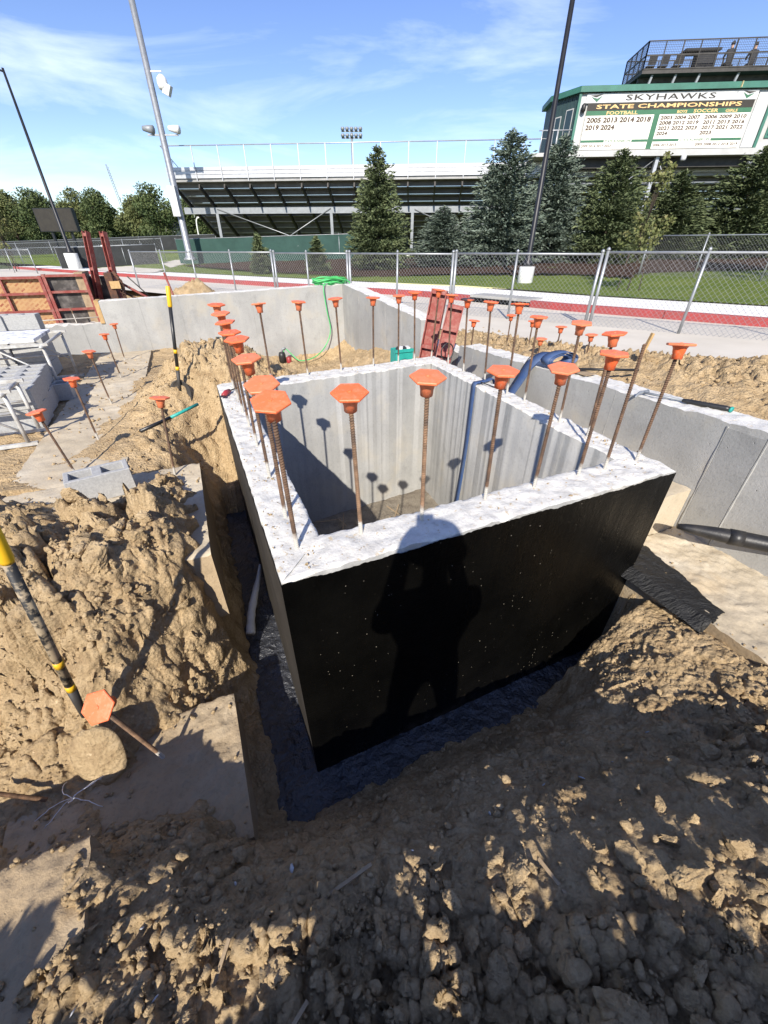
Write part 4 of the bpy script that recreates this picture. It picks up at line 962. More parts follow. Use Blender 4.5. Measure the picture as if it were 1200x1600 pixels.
# blue lay-flat strap over the wall
def ribbon(pts, w, side, thick=.006):
    m = MB(); V = []; F = []
    for p in pts:
        p = Vector(p); V += [p - Vector(side)*w/2, p + Vector(side)*w/2]
    F = [(2*i, 2*i+1, 2*i+3, 2*i+2) for i in range(len(pts)-1)]; m.add(V, F); return m
def smooth_pts(pts, k=6):
    P = [Vector(p) for p in pts]; out = []
    for i in range(len(P)-1):
        a, b, c, d = P[max(i-1, 0)], P[i], P[i+1], P[min(i+2, len(P)-1)]
        for j in range(k):
            t = j/k; out.append(.5*((2*b) + (c-a)*t + (2*a-5*b+4*c-d)*t*t + (3*b-a-3*c+d)*t**3))
    out.append(P[-1]); return out
t = thing('blue_strap', L(2.1, 1.75, 0), 'flat blue hose strap draped over the right pit wall', 'strap')
def solid(o, th): s_ = o.modifiers.new('thick', 'SOLIDIFY'); s_.thickness = th; return o
e2v = (E2[0], E2[1], 0)
solid(ribbon(smooth_pts([L(2.02, 1.80, -1.5), L(2.05, 1.80, -1.1), L(2.075, 1.80, -.6), L(2.078, 1.80, -.1), L(2.082, 1.80, .012), L(2.13, 1.80, .022), L(2.24, 1.83, .02), L(2.31, 1.85, .02), L(2.36, 1.86, -.06), L(2.37, 1.86, -.3)]), .055, e2v).build('strap', 'blue_strap', t, True), .006)
t = thing('blue_hose_roll', L(2.95, 1.9, .06), 'folded bundle of blue lay-flat hose hanging over the right wall', 'hose')
for k in range(3):
    rr = .055+.016*k; c = L(2.99+.012*k, 1.78, .10+.045); n = 28
    pts = [Vector(c) + Vector((E1[0]*rr*2.1*math.cos(2*math.pi*i/n)+E2[0]*.03*k*.2, E1[1]*rr*2.1*math.cos(2*math.pi*i/n), rr*.8*math.sin(2*math.pi*i/n))) for i in range(n+1)]
    solid(ribbon(pts, .105, e2v).build('loop', 'blue_strap', t, True), .004)
solid(ribbon(smooth_pts([L(3.02, 1.80, .185), L(2.90, 1.86, .19), L(2.80, 1.92, .10), L(2.74, 1.98, -.08), L(2.68, 2.03, -.24)]), .12, e2v).build('hanging_end', 'blue_strap', t, True), .005)
m = MB(); m.tube(smooth_pts([L(2.13, 1.78, .03), L(2.25, 1.6, .0), L(2.45, 1.72, .0), L(2.68, 1.88, .10), L(2.84, 1.96, .16), L(2.92, 1.9, .17)]), .005, 6)
tag(m.build('power_cord', 'black_plastic', None, True), 'thin black cord looping from the pit wall to the blue hose', 'cord')
m = MB(); m.tube([L(2.95, 1.52, .118), L(3.36, 1.22, .135)], .011, 10); tag(m.build('pipe_rod', 'black_handle', None, True), 'short black rod lying across the right wall', 'rod')
m = MB(); m.lbox(2.93, 3.05, 1.38, 1.56, .092, .098); tag(m.build('trowel_plate', 'timber_old', None, False), 'small brown board lying on the right wall under the black rod', 'board')
m = MB(); p = Vector(L(3.75, 1.55, -.05)); q = Vector(L(3.80, 1.50, .36)); m.bar(p, q, .038, .02, (1, 0, 0)); tag(m.build('wood_stake', 'timber', None, False, .003), 'pale wooden stake driven in behind the right wall', 'stake')
# black corrugated pipe lying on the right
t = thing('drain_pipe', L(2.6, -.2, -.6), 'black tapered plastic pipe resting on the footing at right edge', 'pipe')
P0 = Vector(L(2.46, .01, -.47)); P1 = Vector(L(2.62, -.22, -.45)); P2 = Vector(L(3.0, -.78, -.40))
pts = [P0.lerp(P1, i/6) for i in range(6)] + [P1.lerp(P2, i/10) for i in range(11)]
m = MB(); m.tube(pts, [.016, .026, .032, .037, .041, .044, .046, .047, .047, .048, .049, .050, .051, .052, .053, .054, .055], 20); m.build('pipe', 'black_plastic', t, True)
m = MB(); m.tube([P1-(P2-P1).normalized()*.02, P1+(P2-P1).normalized()*.05], .0495, 20); m.build('coupling', 'black_plastic', t, True)
# rag / pipe in the trench
m = MB(); m.tube(smooth_pts([L(-.20, 1.10, -1.40), L(-.17, 1.25, -1.37), L(-.12, 1.42, -1.36), L(-.06, 1.58, -1.33), L(-.01, 1.72, -1.28)]), [.035, .034, .034, .033, .03, .031, .034, .03, .029, .032, .034, .03, .03, .028, .026, .028, .025, .022, .02, .018, .016, .014, .012, .01, .008], 9)
tag(m.build('plastic_sleeve', 'white_plastic', None, True), 'crumpled white plastic sleeve lying on the tar in the trench', 'sleeve')
# green hose on the far corner
t = thing('garden_hose', L(2.85, 7.6, .4), 'bright green garden hose heaped on the far wall corner', 'hose')
m = MB(); r3 = random.Random(9); pts = []
for k in range(7*16):
    a = 2*math.pi*k/16; rr = .23+.10*math.sin(k*.37)+r3.uniform(-.02, .02)
    pts.append(L(2.72+rr*1.35*math.cos(a), 7.62+rr*.5*math.sin(a), .44+.035*math.sin(k*.9)+.014*(k/16)))
m.tube(smooth_pts(pts, 2), .013, 7); m.build('coil', 'green_hose', t, True)
m = MB(); m.tube(smooth_pts([L(2.5, 7.5, .47), L(2.42, 7.42, .38), L(2.45, 7.40, .0), L(2.5, 7.40, -.35), L(2.38, 7.36, -.62), L(2.1, 7.2, -.80), L(1.75, 7.1, -.84), L(1.6, 7.2, -.72), L(1.5, 7.25, -.62), L(1.44, 7.25, -.72)]), .010, 7); m.build('run', 'green_hose', t, True)
t = thing('sump_pump', L(1.45, 7.22, -.86), 'small black and red pump at the foot of the far wall', 'pump')
m = MB(); m.lathe([(.05, 0), (.07, .01), (.07, .14), (.055, .19), (.02, .2)], 14, L(1.42, 7.24, -.87)); m.build('body', 'black_plastic', t, True)
m = MB(); m.lathe([(.045, 0), (.05, .01), (.05, .10), (.02, .12)], 12, L(1.53, 7.16, -.87)); m.build('motor', 'red_plastic', t, True)
m = MB(); m.tube([L(1.42, 7.24, -.69), L(1.44, 7.24, -.62), L(1.5, 7.22, -.6)], .02, 8); m.build('outlet', 'steel_grey', t, True)
t = thing('tool_bag', L(2.52, 4.3, -.45), 'teal plastic crate behind the back pit wall', 'crate')
cx, cy, cz = 2.50, 4.10, -.33
for (a0, a1, b0, b1) in ((-.13, .13, -.09, -.075), (-.13, .13, .075, .09), (-.13, -.115, -.074, .074), (.115, .13, -.074, .074)):
    m = MB(); m.lbox(cx+a0, cx+a1, cy+b0, cy+b1, cz, cz+.20); m.build('side', 'teal_plastic', t)
m = MB(); m.lbox(cx-.114, cx+.114, cy-.074, cy+.074, cz, cz+.01); m.build('bottom', 'teal_plastic', t)
m = MB(); m.lbox(cx-.145, cx+.145, cy-.105, cy-.091, cz+.165, cz+.205); m.build('rim', 'teal_plastic', t)
for k in range(4):
    m = MB(); m.bar(L(cx-.10+.06*k, cy-.05, cz+.19+.012*(k % 2)), L(cx-.02+.04*k, cy+.06, cz+.205), .05, .02); m.build('rag', 'white_plastic' if k % 2 else 'black_plastic', t)
# debris on the pit floor
r4 = random.Random(11)
for k in range(26):
    a, b = r4.uniform(.5, 1.6), r4.uniform(1.7, 2.4); an_ = r4.uniform(0, 3.14); ln = r4.uniform(.05, .16)
    m = MB(); m.bar(L(a-ln*math.cos(an_), b-ln*math.sin(an_), -1.49), L(a+ln*math.cos(an_), b+ln*math.sin(an_), -1.48+r4.uniform(0, .03)), .012, .006); o = m.build('debris_stick', 'timber_old', pit)
# ================================================================== FENCES
def chain_fence(nm, lab, pts, zf, h, group=None, pitch=.085, wire=.0023, post_r=.024, mesh_gap=.03, double_ends=False, screen=None, wires=True):
    P = [Vector((x, y, zf(x, y))) for x, y in pts]; up = Vector((0, 0, h))
    t = thing(nm, P[0], lab, 'fence', group)
    for i, p in enumerate(P):
        ends = i in (0, len(P)-1)
        m = MB(); r = post_r*(1.25 if ends else 1); m.tube([p-Vector((0, 0, .1)), p+up], r, 8); m.lathe([(r*1.25, 0), (r*1.2, .02), (r*.5, .045), (0, .05)], 8, tuple(p+up)); m.build('post', 'galvanized', t, True)
    m = MB(); m.tube([p+up-Vector((0, 0, .03)) for p in P], post_r*.8, 8); m.build('top_rail', 'galvanized', t, True)
    V = []; F = []
    if wires:
        for a, b in zip(P[:-1], P[1:]):
            d = b-a; ln = math.hypot(d.x, d.y); hh = h-.05-mesh_gap; n = d.cross(Vector((0, 0, 1))).normalized()
            for sgn in (1, -1):
                k = -hh
                while k < ln:
                    s0, s1 = k, k+hh; t0, t1 = max(0, -s0/hh), min(1, (ln-s0)/hh)
                    if t1 > t0:
                        def pt(tt):
                            s_ = s0+hh*tt; zz = mesh_gap + hh*(tt if sgn > 0 else 1-tt); return a + d*(s_/ln) + Vector((0, 0, zz)) + n*(.003*sgn)
                        p, q = pt(t0), pt(t1); ax = (q-p).normalized(); x = ax.cross(n)
                        o = len(V)
                        for e in (p, q): V += [e + n*wire, e - n*wire*.5 + x*wire*.87, e - n*wire*.5 - x*wire*.87]
                        F += [(o, o+1, o+4, o+3), (o+1, o+2, o+5, o+4), (o+2, o, o+3, o+5)]
                    k += pitch
        m = MB(); m.v = V; m.f = F; m.m = [0]*len(F); m.build('wire_mesh', 'wire', t)
    if screen:
        nn = 14; W_ = []
        L2 = [0]
        for a, b in zip(P[:-1], P[1:]): L2.append(L2[-1]+(b-a).length)
        tot = L2[-1]; ns = int(tot/.35)+2
        for j in range(6):
            for i in range(ns):
                s_ = tot*i/(ns-1); k = max(0, min(len(P)-2, int(np.searchsorted(L2, s_)-1))); f = (s_-L2[k])/(L2[k+1]-L2[k]); q = P[k].lerp(P[k+1], f); dd = (P[k+1]-P[k]).normalized(); n = dd.cross(Vector((0, 0, 1)))
                v = j/5; W_.append(q + n*(.035 + .035*math.sin(s_*2.3+v*3)*math.sin(math.pi*v) + .02*math.sin(s_*7)) + Vector((0, 0, h*(.02+.96*v) - .03*abs(math.sin(s_*1.7))*(v > .9))))
        np_mesh('windscreen', [tuple(w) for w in W_], grid_faces(6, ns), screen, t)
    return t
FZ = lambda x, y: -.27
fp = [(-9.8, 18.2), (-8.08, 17.06), (-6.53, 15.97), (-4.84, 14.79), (-3.28, 13.7), (-2.13, 12.9), (-.95, 12.06), (.32, 11.18), (1.52, 10.33), (2.69, 9.51), (3.98, 8.6), (5.29, 7.7), (6.7, 6.7), (8.2, 5.7), (9.8, 4.5)]
def off(p, d): return (p[0]+d, p[1]-d*.7)
GF = 'chain-link fence panels along the road'
chain_fence('chain_link_fence', 'chain-link fence panel behind the braces, left of the green hose', fp[0:5], FZ, 1.25, GF)
chain_fence('chain_link_fence', 'narrow chain-link fence panel behind the green hose', [off(fp[4], .09)] + fp[5:7], FZ, 1.23, GF)
chain_fence('chain_link_fence', 'chain-link fence panel behind the red steel fillers', [off(fp[6], .07)] + fp[7:9], FZ, 1.23, GF)
chain_fence('chain_link_fence', 'sagging chain-link fence panel in front of the white pole base', [off(fp[8], .06), fp[9], fp[10]], FZ, 1.24, GF)
chain_fence('chain_link_fence', 'nearest chain-link fence panel at the right edge above the dirt', [off(fp[10], .07)] + fp[11:], FZ, 1.27, GF)
chain_fence('chain_link_fence', 'chain-link fence on the lawn below the grandstand at right', [(9.5, 17.2), (10.6, 15.75), (11.75, 14.3), (12.9, 12.8), (14.0, 11.4), (15.2, 9.9)], gzf, 1.25, 'fences on the lawn')
chain_fence('chain_link_fence', 'low chain-link fence on the grass behind the orange forms', [(-40, 38), (-34, 35.2), (-30, 33.3), (-27, 31.9), (-24.6, 30.8), (-22.2, 29.6)], lambda x, y: gzf(x, y)-.1, 1.25, 'fences round the field', pitch=.17, wire=.002)
chain_fence('chain_link_fence', 'long field fence below the video board', [(-60+4*i, 52-.9*i) for i in range(11)], lambda x, y: gzf(x, y)+.0, 1.6, 'fences round the field', pitch=.3, wire=.003, screen=None)
chain_fence('chain_link_fence', 'farthest field fence with dark fabric under the trees', [(-75+5*i, 66-.8*i) for i in range(12)], lambda x, y: gzf(x, y)+.3, 1.5, 'fences round the field', screen='screen_black', wires=False)
chain_fence('chain_link_fence', 'track fence with pale rails left of the light pole', [(-52+4*i, 45-.7*i) for i in range(9)], lambda x, y: gzf(x, y)-.1, 1.35, 'fences round the field', pitch=.3, wire=.003)
chain_fence('windscreen_fence', 'fence covered in black windscreen left of the tan path', [(-23.0, 33.2), (-21, 34.0), (-19.2, 34.8), (-17.2, 35.8)], lambda x, y: gzf(x, y)-.02, 1.3, 'screened fences', screen='screen_black', wires=False)
chain_fence('windscreen_fence', 'fence covered in green windscreen below the grandstand', [(-15.3, 35.2), (-12.2, 34.95), (-9.2, 34.65), (-6.2, 34.4), (-3.2, 34.1), (-.4, 33.9)], lambda x, y: gzf(x, y)-.05, 1.6, 'screened fences', screen='screen_green', wires=False)
m = MB(); m.obox(S(-5.3, -1.86, 1.05), Vector((BD[0], BD[1], 0))*.28, Vector((0, 0, .26)), Vector((BN[0], BN[1], 0))*.006); tag(m.build('fence_notice', 'sign_white'), 'small blank white notice on the black windscreen', 'notice')
# tan path between the screens, mulch bed under the spruces
def poly_sheet(name, poly, zf, mat, step=.5, bump_=0):
    xs = [p[0] for p in poly]; ys = [p[1] for p in poly]
    X, Y = np.meshgrid(np.arange(min(xs), max(xs)+step, step), np.arange(min(ys), max(ys)+step, step))
    Z = zf(X, Y) + (bump_*fbm(X, Y, 0*X, 2.2, 3, 6) if bump_ else 0); F = grid_faces(X.shape[0], X.shape[1])
    C = np.stack([X, Y], -1).reshape(-1, 2)[F].mean(1); ins = np.zeros(len(C), bool); j = len(poly)-1
    for i in range(len(poly)):
        xi, yi = poly[i]; xj, yj = poly[j]
        ins ^= ((yi > C[:, 1]) != (yj > C[:, 1])) & (C[:, 0] < (xj-xi)*(C[:, 1]-yi)/(yj-yi+1e-9)+xi); j = i
    return kind(np_mesh(name, np.stack([X, Y, Z], -1).reshape(-1, 3), F[ins], mat), 'structure')
poly_sheet('path', [(-18.6, 29.6), (-13.2, 26.2), (-14.6, 33), (-15.6, 40), (-18.2, 41), (-17.2, 35.5), (-20.2, 33.2)], lambda X, Y: gz(X, Y)+.02, 'road', .4)
poly_sheet('mulch_bed', [(-14, 32), (-8, 26.2), (-3, 21.8), (-1.1, 20.2), (2.9, 20.0), (6.6, 18.3), (7.6, 18.0), (8.7, 16.0), (9.6, 17.4), (14, 18), (30, 14), (34, 30), (10, 33), (-10, 34)], lambda X, Y: gz(X, Y)+.06, 'mulch', .3, .06)
m = MB(); m.lbox(0, 1, 0, 1, 0, 1) if False else None
t = thing('storm_drain', (3.15, float(kerb_y(3.15)), -.25), 'grey concrete storm drain inlet in the gap of the red kerb', 'storm drain')
p, q = Vector((2.5, float(kerb_y(2.5)), 0)), Vector((3.8, float(kerb_y(3.8)), 0)); u = (q-p).normalized(); n = Vector((-u.y, u.x, 0))
m = MB(); m.obox((p+q)/2 + n*.32 + Vector((0, 0, -.10)), u*(.5*(q-p).length-.006), n*.34, Vector((0, 0, .035))); m.build('lid', 'concrete', t, False, .01)
m = MB(); m.obox((p+q)/2 + n*.42 + Vector((0, 0, -.24)), u*(.5*(q-p).length-.03), n*.2, Vector((0, 0, .09))); m.build('throat', 'sign_black', t)

# ================================================================== GRANDSTAND
gs = thing('grandstand', S(20, 3, .3), 'long aluminium grandstand seen from behind with dark stringers', 'grandstand')
LEN = 50.0
def sbar(nm, s0, s1, o0, o1, z0, z1, mat, par, bev=0):
    m = MB(); m.lbox(s0, s1, o0, o1, z0, z1, S); return m.build(nm, mat, par)
for k in range(3): sbar('back_board', -.25, LEN, -.10, -.06, 5.17+.205*k, 5.355+.205*k, 'aluminium', gs)
sbar('back_board', -.25, LEN, .0, .02, 5.02, 5.76, 'plank_under', gs)
NR_ = 13
for k in range(NR_):
    o = .72*k; z = 5.02-.345*k
    sbar('foot_board', -.2, LEN, o-.15, o+.52, z-.045, z, 'plank_under', gs)
    sbar('riser_board', -.2, LEN, o+.525, o+.55, z-.335, z-.01, 'riser_shade', gs)
    sbar('seat_board', -.2, LEN, o+.30, o+.56, z+.40, z+.44, 'aluminium', gs)
ns = int(LEN/1.83)+1
for i in range(ns):
    s_ = .05+1.83*i
    m = MB(); m.bar(S(s_, -.05, 4.74), S(s_, 9.2, .30), .10, .28); m.build('stringer', 'steel_dark', gs)
    if not (25.0 < s_ < 38): m = MB(); m.bar(S(s_, -.14, 5.0), S(s_, -.16, 6.86), .055, .05, (1, 0, 0)); m.build('rail_post', 'aluminium', gs)
for s0, s1 in ((-.25, 25.2), (38.2, LEN)):
    m = MB(); m.tube([S(s0, -.16, 6.86), S(s1, -.16, 6.86)], .03, 8); m.build('top_rail', 'aluminium', gs, True)
m = MB(); m.tube([S(-.25, -.16, 6.86), S(-.25, 2.5, 5.7)], .025, 8); m.tube([S(-.25, 1.1, 6.3), S(-.25, 1.1, 4.8)], .022, 8); m.build('end_rail', 'aluminium', gs, True)
sbar('main_beam', -.5, LEN, 1.75, 1.95, 3.30, 3.70, 'steel_grey', gs)
sbar('main_beam', -.5, LEN, 6.9, 7.1, 1.45, 1.8, 'steel_grey', gs)
for s_ in (2.02, 6.4, 10.8, 16.85, 22.0, 27.2, 32.4, 38, 43, 48):
    if s_ != 6.4:
        m = MB(); m.bar(S(s_, 1.85, .0), S(s_, 1.85, 3.30), .20, .20, (1, 0, 0)); m.build('column', 'steel_grey', gs)
        m = MB(); m.obox(S(s_, 1.85, .62), (.38, 0, 0), (0, .38, 0), (0, 0, .16)); m.build('pier', 'pavement', gs)
    m = MB(); m.bar(S(s_, 7.0, .0), S(s_, 7.0, 1.45), .18, .18, (1, 0, 0)); m.build('column', 'steel_grey', gs)
for s0, s1, z0, z1 in ((2.1, 10.8, 3.6, .9), (10.8, 5.2, 3.6, .75), (17, 24, 3.5, .9), (22.0, 17.0, 3.5, .9)):
    m = MB(); m.tube([S(s0, 1.72, z0), S(s1, 1.72, z1)], .035, 6); m.build('brace_rod', 'galvanized', gs, True)

# ---- press box
pb = thing('press_box', S(31, -1.5, 5.75), 'green-roofed press box behind the championship board', 'press box')
sbar('floor_ledge', 25.5, 42, -1.62, 2.0, 5.76, 6.05, 'wall_grey', pb)
sbar('wall', 26.45, 42, -1.40, 2.0, 6.06, 8.56, 'wall_grey', pb)
m = MB(); V = [S(26.44, -1.40, 6.06), S(25.35, .1, 6.06), S(25.35, 2.0, 6.06), S(26.44, 2.0, 6.06)]; V += [(x, y, 8.56) for x, y, z in V]
m.add(V, [(0, 3, 2, 1), (4, 5, 6, 7), (0, 1, 5, 4), (1, 2, 6, 5), (2, 3, 7, 6), (3, 0, 4, 7)]); m.build('end_wall', 'siding_green', pb)
for k in range(1, 7):
    t_ = k/7; m = MB(); c = Vector(S(26.44-1.09*t_, -1.40+1.5*t_, 7.3)); nn_ = Vector((-BD[0]*.81-BN[0]*.59, -BD[1]*.81-BN[1]*.59, 0)); m.obox(c+nn_*.012, nn_.cross(Vector((0, 0, 1)))*.018, nn_*.012, Vector((0, 0, 1.25))); m.build('batten', 'siding_green', pb)
for t_, w_, z0, z1 in ((.28, .26, 6.2, 8.0), (.70, .22, 6.5, 7.8)):
    m = MB(); c = Vector(S(26.44-1.09*t_, -1.40+1.5*t_, (z0+z1)/2)); nn_ = Vector((-BD[0]*.81-BN[0]*.59, -BD[1]*.81-BN[1]*.59, 0)); m.obox(c+nn_*.02, nn_.cross(Vector((0, 0, 1)))*w_, nn_*.02, Vector((0, 0, (z1-z0)/2))); w = m.build('window', 'wall_grey', pb)
    m = MB(); m.obox(c+nn_*.042, nn_.cross(Vector((0, 0, 1)))*(w_-.05), nn_*.004, Vector((0, 0, (z1-z0)/2-.05))); m.build('pane', 'glass', w)
m = MB(); V = [S(26.35, -1.66, 8.565), S(25.1, .1, 8.565), S(25.1, 2.2, 8.565), S(42.4, 2.2, 8.565), S(42.4, -1.66, 8.565)]; V += [(x, y, 8.82) for x, y, z in V]
m.add(V, [(4, 3, 2, 1, 0), (5, 6, 7, 8, 9), (0, 1, 6, 5), (1, 2, 7, 6), (2, 3, 8, 7), (3, 4, 9, 8), (4, 0, 5, 9)]); m.build('roof', 'fascia_green', pb)
for s_ in (26.42, 37.0): sbar('green_post', s_-.07, s_+.07, -1.56, -1.41, 6.055, 8.555, 'fascia_green', pb)
sbar('wall_panel', 36.25, 36.92, -1.45, -1.41, 6.1, 8.5, 'banner', pb); sbar('wall_panel', 26.52, 26.85, -1.45, -1.41, 6.1, 8.5, 'banner', pb)
w = sbar('window', 37.4, 39.6, -1.47, -1.402, 6.5, 8.3, 'fascia_green', pb); sbar('pane', 37.5, 39.5, -1.478, -1.471, 6.6, 8.2, 'glass', w)
m = MB(); m.bar(S(35.0, -1.672, 8.57), S(35.0, -1.672, 8.82), .18, .02, (1, 0, 0)); m.build('fascia_joint', 'sign_cream', pb)
for s_ in (26.62, 31.75, 37.2): m = MB(); m.bar(S(s_, -1.3, .2), S(s_, -1.3, 5.755), .20, .20, (1, 0, 0)); m.build('support_post', 'aluminium', pb)
for s0, z0, s1, z1 in ((31.6, 5.6, 28.4, 3.2), (31.9, 5.6, 33.2, 3.6), (36, 3.6, 32.6, 1.0), (33.0, 3.0, 34.0, 1.2)):
    m = MB(); m.tube([S(s0, -1.3, z0), S(s1, -1.3, z1)], .03, 6); m.build('brace_rod', 'galvanized', pb, True)
for z_ in (2.9, 4.55): m = MB(); m.tube([S(26.6, -1.0, z_), S(38, -1.0, z_)], .045, 6); m.build('tie_beam', 'steel_grey', pb, True)
sbar('under_beam', 26, 41, -1.0, -.7, 5.3, 5.755, 'steel_dark', pb); sbar('under_beam', 26, 41, .9, 1.2, 5.3, 5.755, 'steel_dark', pb)
m = MB(); m.lathe([(.12, 0), (.15, .06), (.15, .22), (.06, .3)], 10, S(33.1, -1.72, 5.5)); m.build('flood_lamp', 'banner', pb, True)
for s_ in (26.7, 37.35): m = MB(); m.lathe([(.05, -.2), (.13, -.12), (.13, .12), (.05, .2)], 10, S(s_, -1.62, 7.9)); m.build('loudspeaker', 'black_plastic', pb, True)
# balcony rail at the left end of the box
for s_ in (24.6, 25.0, 25.5): m = MB(); m.tube([S(s_, -1.5, 6.0), S(s_, -1.5, 7.0)], .03, 6); m.build('rail_post', 'aluminium', pb, True)
m = MB(); m.tube([S(24.4, -1.5, 7.0), S(26.3, -1.5, 7.0)], .03, 6); m.build('rail', 'aluminium', pb, True)
sbar('landing', 24.2, 25.49, -1.6, 1.5, 5.8, 5.98, 'wall_grey', pb)

# ---- the board of championships
sg = thing('championship_board', S(31.5, -1.5, 6.1), 'white championship board with gold and black lettering on the press box', 'sign')
sbar('panel', 26.95, 36.10, -1.50, -1.455, 6.10, 8.12, 'sign_white', sg)
sbar('name_banner', 26.80, 36.15, -1.52, -1.455, 8.125, 8.52, 'banner', sg)
sbar('title_band', 26.95, 36.10, -1.512, -1.501, 7.80, 8.12, 'sign_black', sg)
sbar('green_band', 26.95, 36.10, -1.510, -1.501, 7.60, 7.797, 'sign_green', sg)
sbar('green_band', 30.82, 31.12, -1.509, -1.501, 6.10, 7.597, 'sign_green', sg)
for s0, s1 in ((26.95, 28.3), (29.9, 30.815), (31.125, 32.6), (34.4, 36.1)): sbar('green_band', s0, s1, -1.508, -1.501, 6.42, 6.53, 'sign_green', sg)
sbar('divider', 33.52, 33.54, -1.506, -1.501, 6.14, 7.59, 'wall_grey', sg)
def lettering(txt, s0, z0, hgt, mat, width=None, shear=0, dep=-1.516, bold=.0, spacing=1.0):
    cu = bpy.data.curves.new('lettering', 'FONT'); cu.body = txt; cu.size = 1; cu.extrude = 0; cu.offset = bold; cu.shear = shear; cu.resolution_u = 2; cu.space_character = spacing
    ob = bpy.data.objects.new('lettering', cu); COL.objects.link(ob); dg = bpy.context.evaluated_depsgraph_get()
    me = bpy.data.meshes.new_from_object(ob.evaluated_get(dg)); bpy.data.objects.remove(ob)
    co = np.zeros(len(me.vertices)*3); me.vertices.foreach_get('co', co); co = co.reshape(-1, 3)
    mn, mx = co.min(0), co.max(0); sc = hgt/(mx[1]-mn[1]); sx = sc if width is None else width/(mx[0]-mn[0])
    F = [tuple(f.vertices) for f in me.polygons]; bpy.data.meshes.remove(me)
    iv = sorted((min(co[i][0] for i in f), max(co[i][0] for i in f), k) for k, f in enumerate(F)); words = []; end = -9
    for x0, x1, k in iv:                       # a wider gap starts a new word
        if x0 > end + .16: words.append([])
        words[-1].append(k); end = max(end, x1)
    for wd in words:
        used = sorted({i for k in wd for i in F[k]}); mp = {i: j for j, i in enumerate(used)}; m = MB()
        m.add([S(s0+(co[i][0]-mn[0])*sx, dep, z0+(co[i][1]-mn[1])*sc) for i in used], [tuple(mp[i] for i in F[k]) for k in wd]); m.build('lettering', mat, sg)
def letter_depth(d): return d
lettering('SKYHAWKS', 29.0, 8.20, .24, 'sign_black', 4.9, .0, -1.526, .01, 1.1)
lettering('STATE CHAMPIONSHIPS', 27.45, 7.875, .175, 'sign_gold', 8.0, 0, -1.516, .02)
lettering('FOOTBALL', 28.1, 7.62, .15, 'sign_gold', 1.75, 0, -1.514, .02)
lettering('BOYS', 32.05, 7.63, .12, 'sign_gold', .55, 0, -1.514, .02); lettering('SOCCER', 32.95, 7.63, .15, 'sign_gold', 1.35, 0, -1.514, .02); lettering('GIRLS', 34.7, 7.63, .12, 'sign_gold', .65, 0, -1.514, .02)
for r_, txt in enumerate(('2005 2013 2014 2018', '2019 2024')): lettering(txt, 27.05, 7.28-.32*r_, .24, 'sign_brown', 3.65 if r_ == 0 else 1.68, 0, -1.506, .045)
for r_, txt in enumerate(('2003 2004 2007', '2008 2012 2019', '2021 2022 2023', '2024')): lettering(txt, 31.22, 7.36-.225*r_, .175, 'sign_brown', 2.2 if r_ < 3 else .62, 0, -1.506, .04)
for r_, txt in enumerate(('2006 2009 2010', '2011 2013 2016', '2017 2021 2022', '2023')): lettering(txt, 33.66, 7.36-.225*r_, .175, 'sign_brown', 2.3 if r_ < 3 else .65, 0, -1.506, .04)
lettering('STATE RUNNER UPS', 28.35, 6.42, .11, 'sign_green', 1.5, 0, -1.506, .02); lettering('STATE RUNNER UPS', 32.65, 6.42, .11, 'sign_green', 1.7, 0, -1.506, .02)
lettering('2009 2016 2017 2023', 27.02, 6.2, .13, 'sign_brown', 1.75, 0, -1.506, .03); lettering('2006 2013 2015', 31.2, 6.2, .13, 'sign_brown', 1.35, 0, -1.506, .03); lettering('2005 2008 2012 2018 2019', 33.6, 6.2, .13, 'sign_brown', 2.4, 0, -1.506, .03)
for s0, fl in ((27.35, 1), (35.65, -1)):      # swept green and black wing marks at the ends of the banner
    for (pts, mt, dz) in (([(-.3, .06), (.05, -.16), (.32, .10), (.05, -.02)], 'sign_green', .0), ([(-.36, .12), (-.02, .04), (.34, .16), (.0, .13)], 'sign_black', .004)):
        m = MB(); m.add([S(s0+fl*x, -1.526-dz, 8.32+z) for x, z in pts], [(0, 1, 2, 3) if fl > 0 else (3, 2, 1, 0)]); m.build('wing_mark', mt, sg)

# ---- filming deck on the roof
dk = thing('filming_deck', S(33, 1, 8.87), 'black railed filming deck on top of the press box', 'platform')
D0, D1, E0, E1_ = 29.75, 41.0, -.9, 2.0
sbar('deck_floor', D0, D1, E0, E1_, 9.40, 9.56, 'steel_dark', dk)
for s_ in (30.3, 31.6, 32.9, 35.0, 37.1, 39.2):
    for o_ in (-.7, 1.6): m = MB(); m.bar(S(s_, o_, 8.86), S(s_+.12, o_, 9.40), .11, .11, (1, 0, 0)); m.build('deck_leg', 'steel_grey' if o_ < 0 else 'steel_dark', dk)
for o_ in (-.2, .6, 1.3): sbar('joist', D0+.1, D1, o_-.06, o_+.06, 9.18, 9.40, 'steel_dark', dk)
def deck_rail(p, q, n):
    p, q = Vector(p), Vector(q)
    for i in range(n+1):
        c = p.lerp(q, i/n); m = MB(); m.bar(c, c+Vector((0, 0, 1.10)), .05, .05, (1, 0, 0)); m.build('rail_post', 'steel_dark', dk)
    for z in (.02, .55, 1.10): m = MB(); m.bar(p+Vector((0, 0, z)), q+Vector((0, 0, z)), .045, .045); m.build('rail', 'steel_dark', dk)
    m = MB(); k = int((q-p).length/.09)
    for i in range(k): c = p.lerp(q, (i+.5)/k); m.bar(c, c+Vector((0, 0, 1.08)), .010, .010, (1, 0, 0))
    for j in range(12): z = .09*(j+.5); m.bar(p+Vector((0, 0, z)), q+Vector((0, 0, z)), .010, .010)
    m.build('rail_mesh', 'steel_dark', dk)
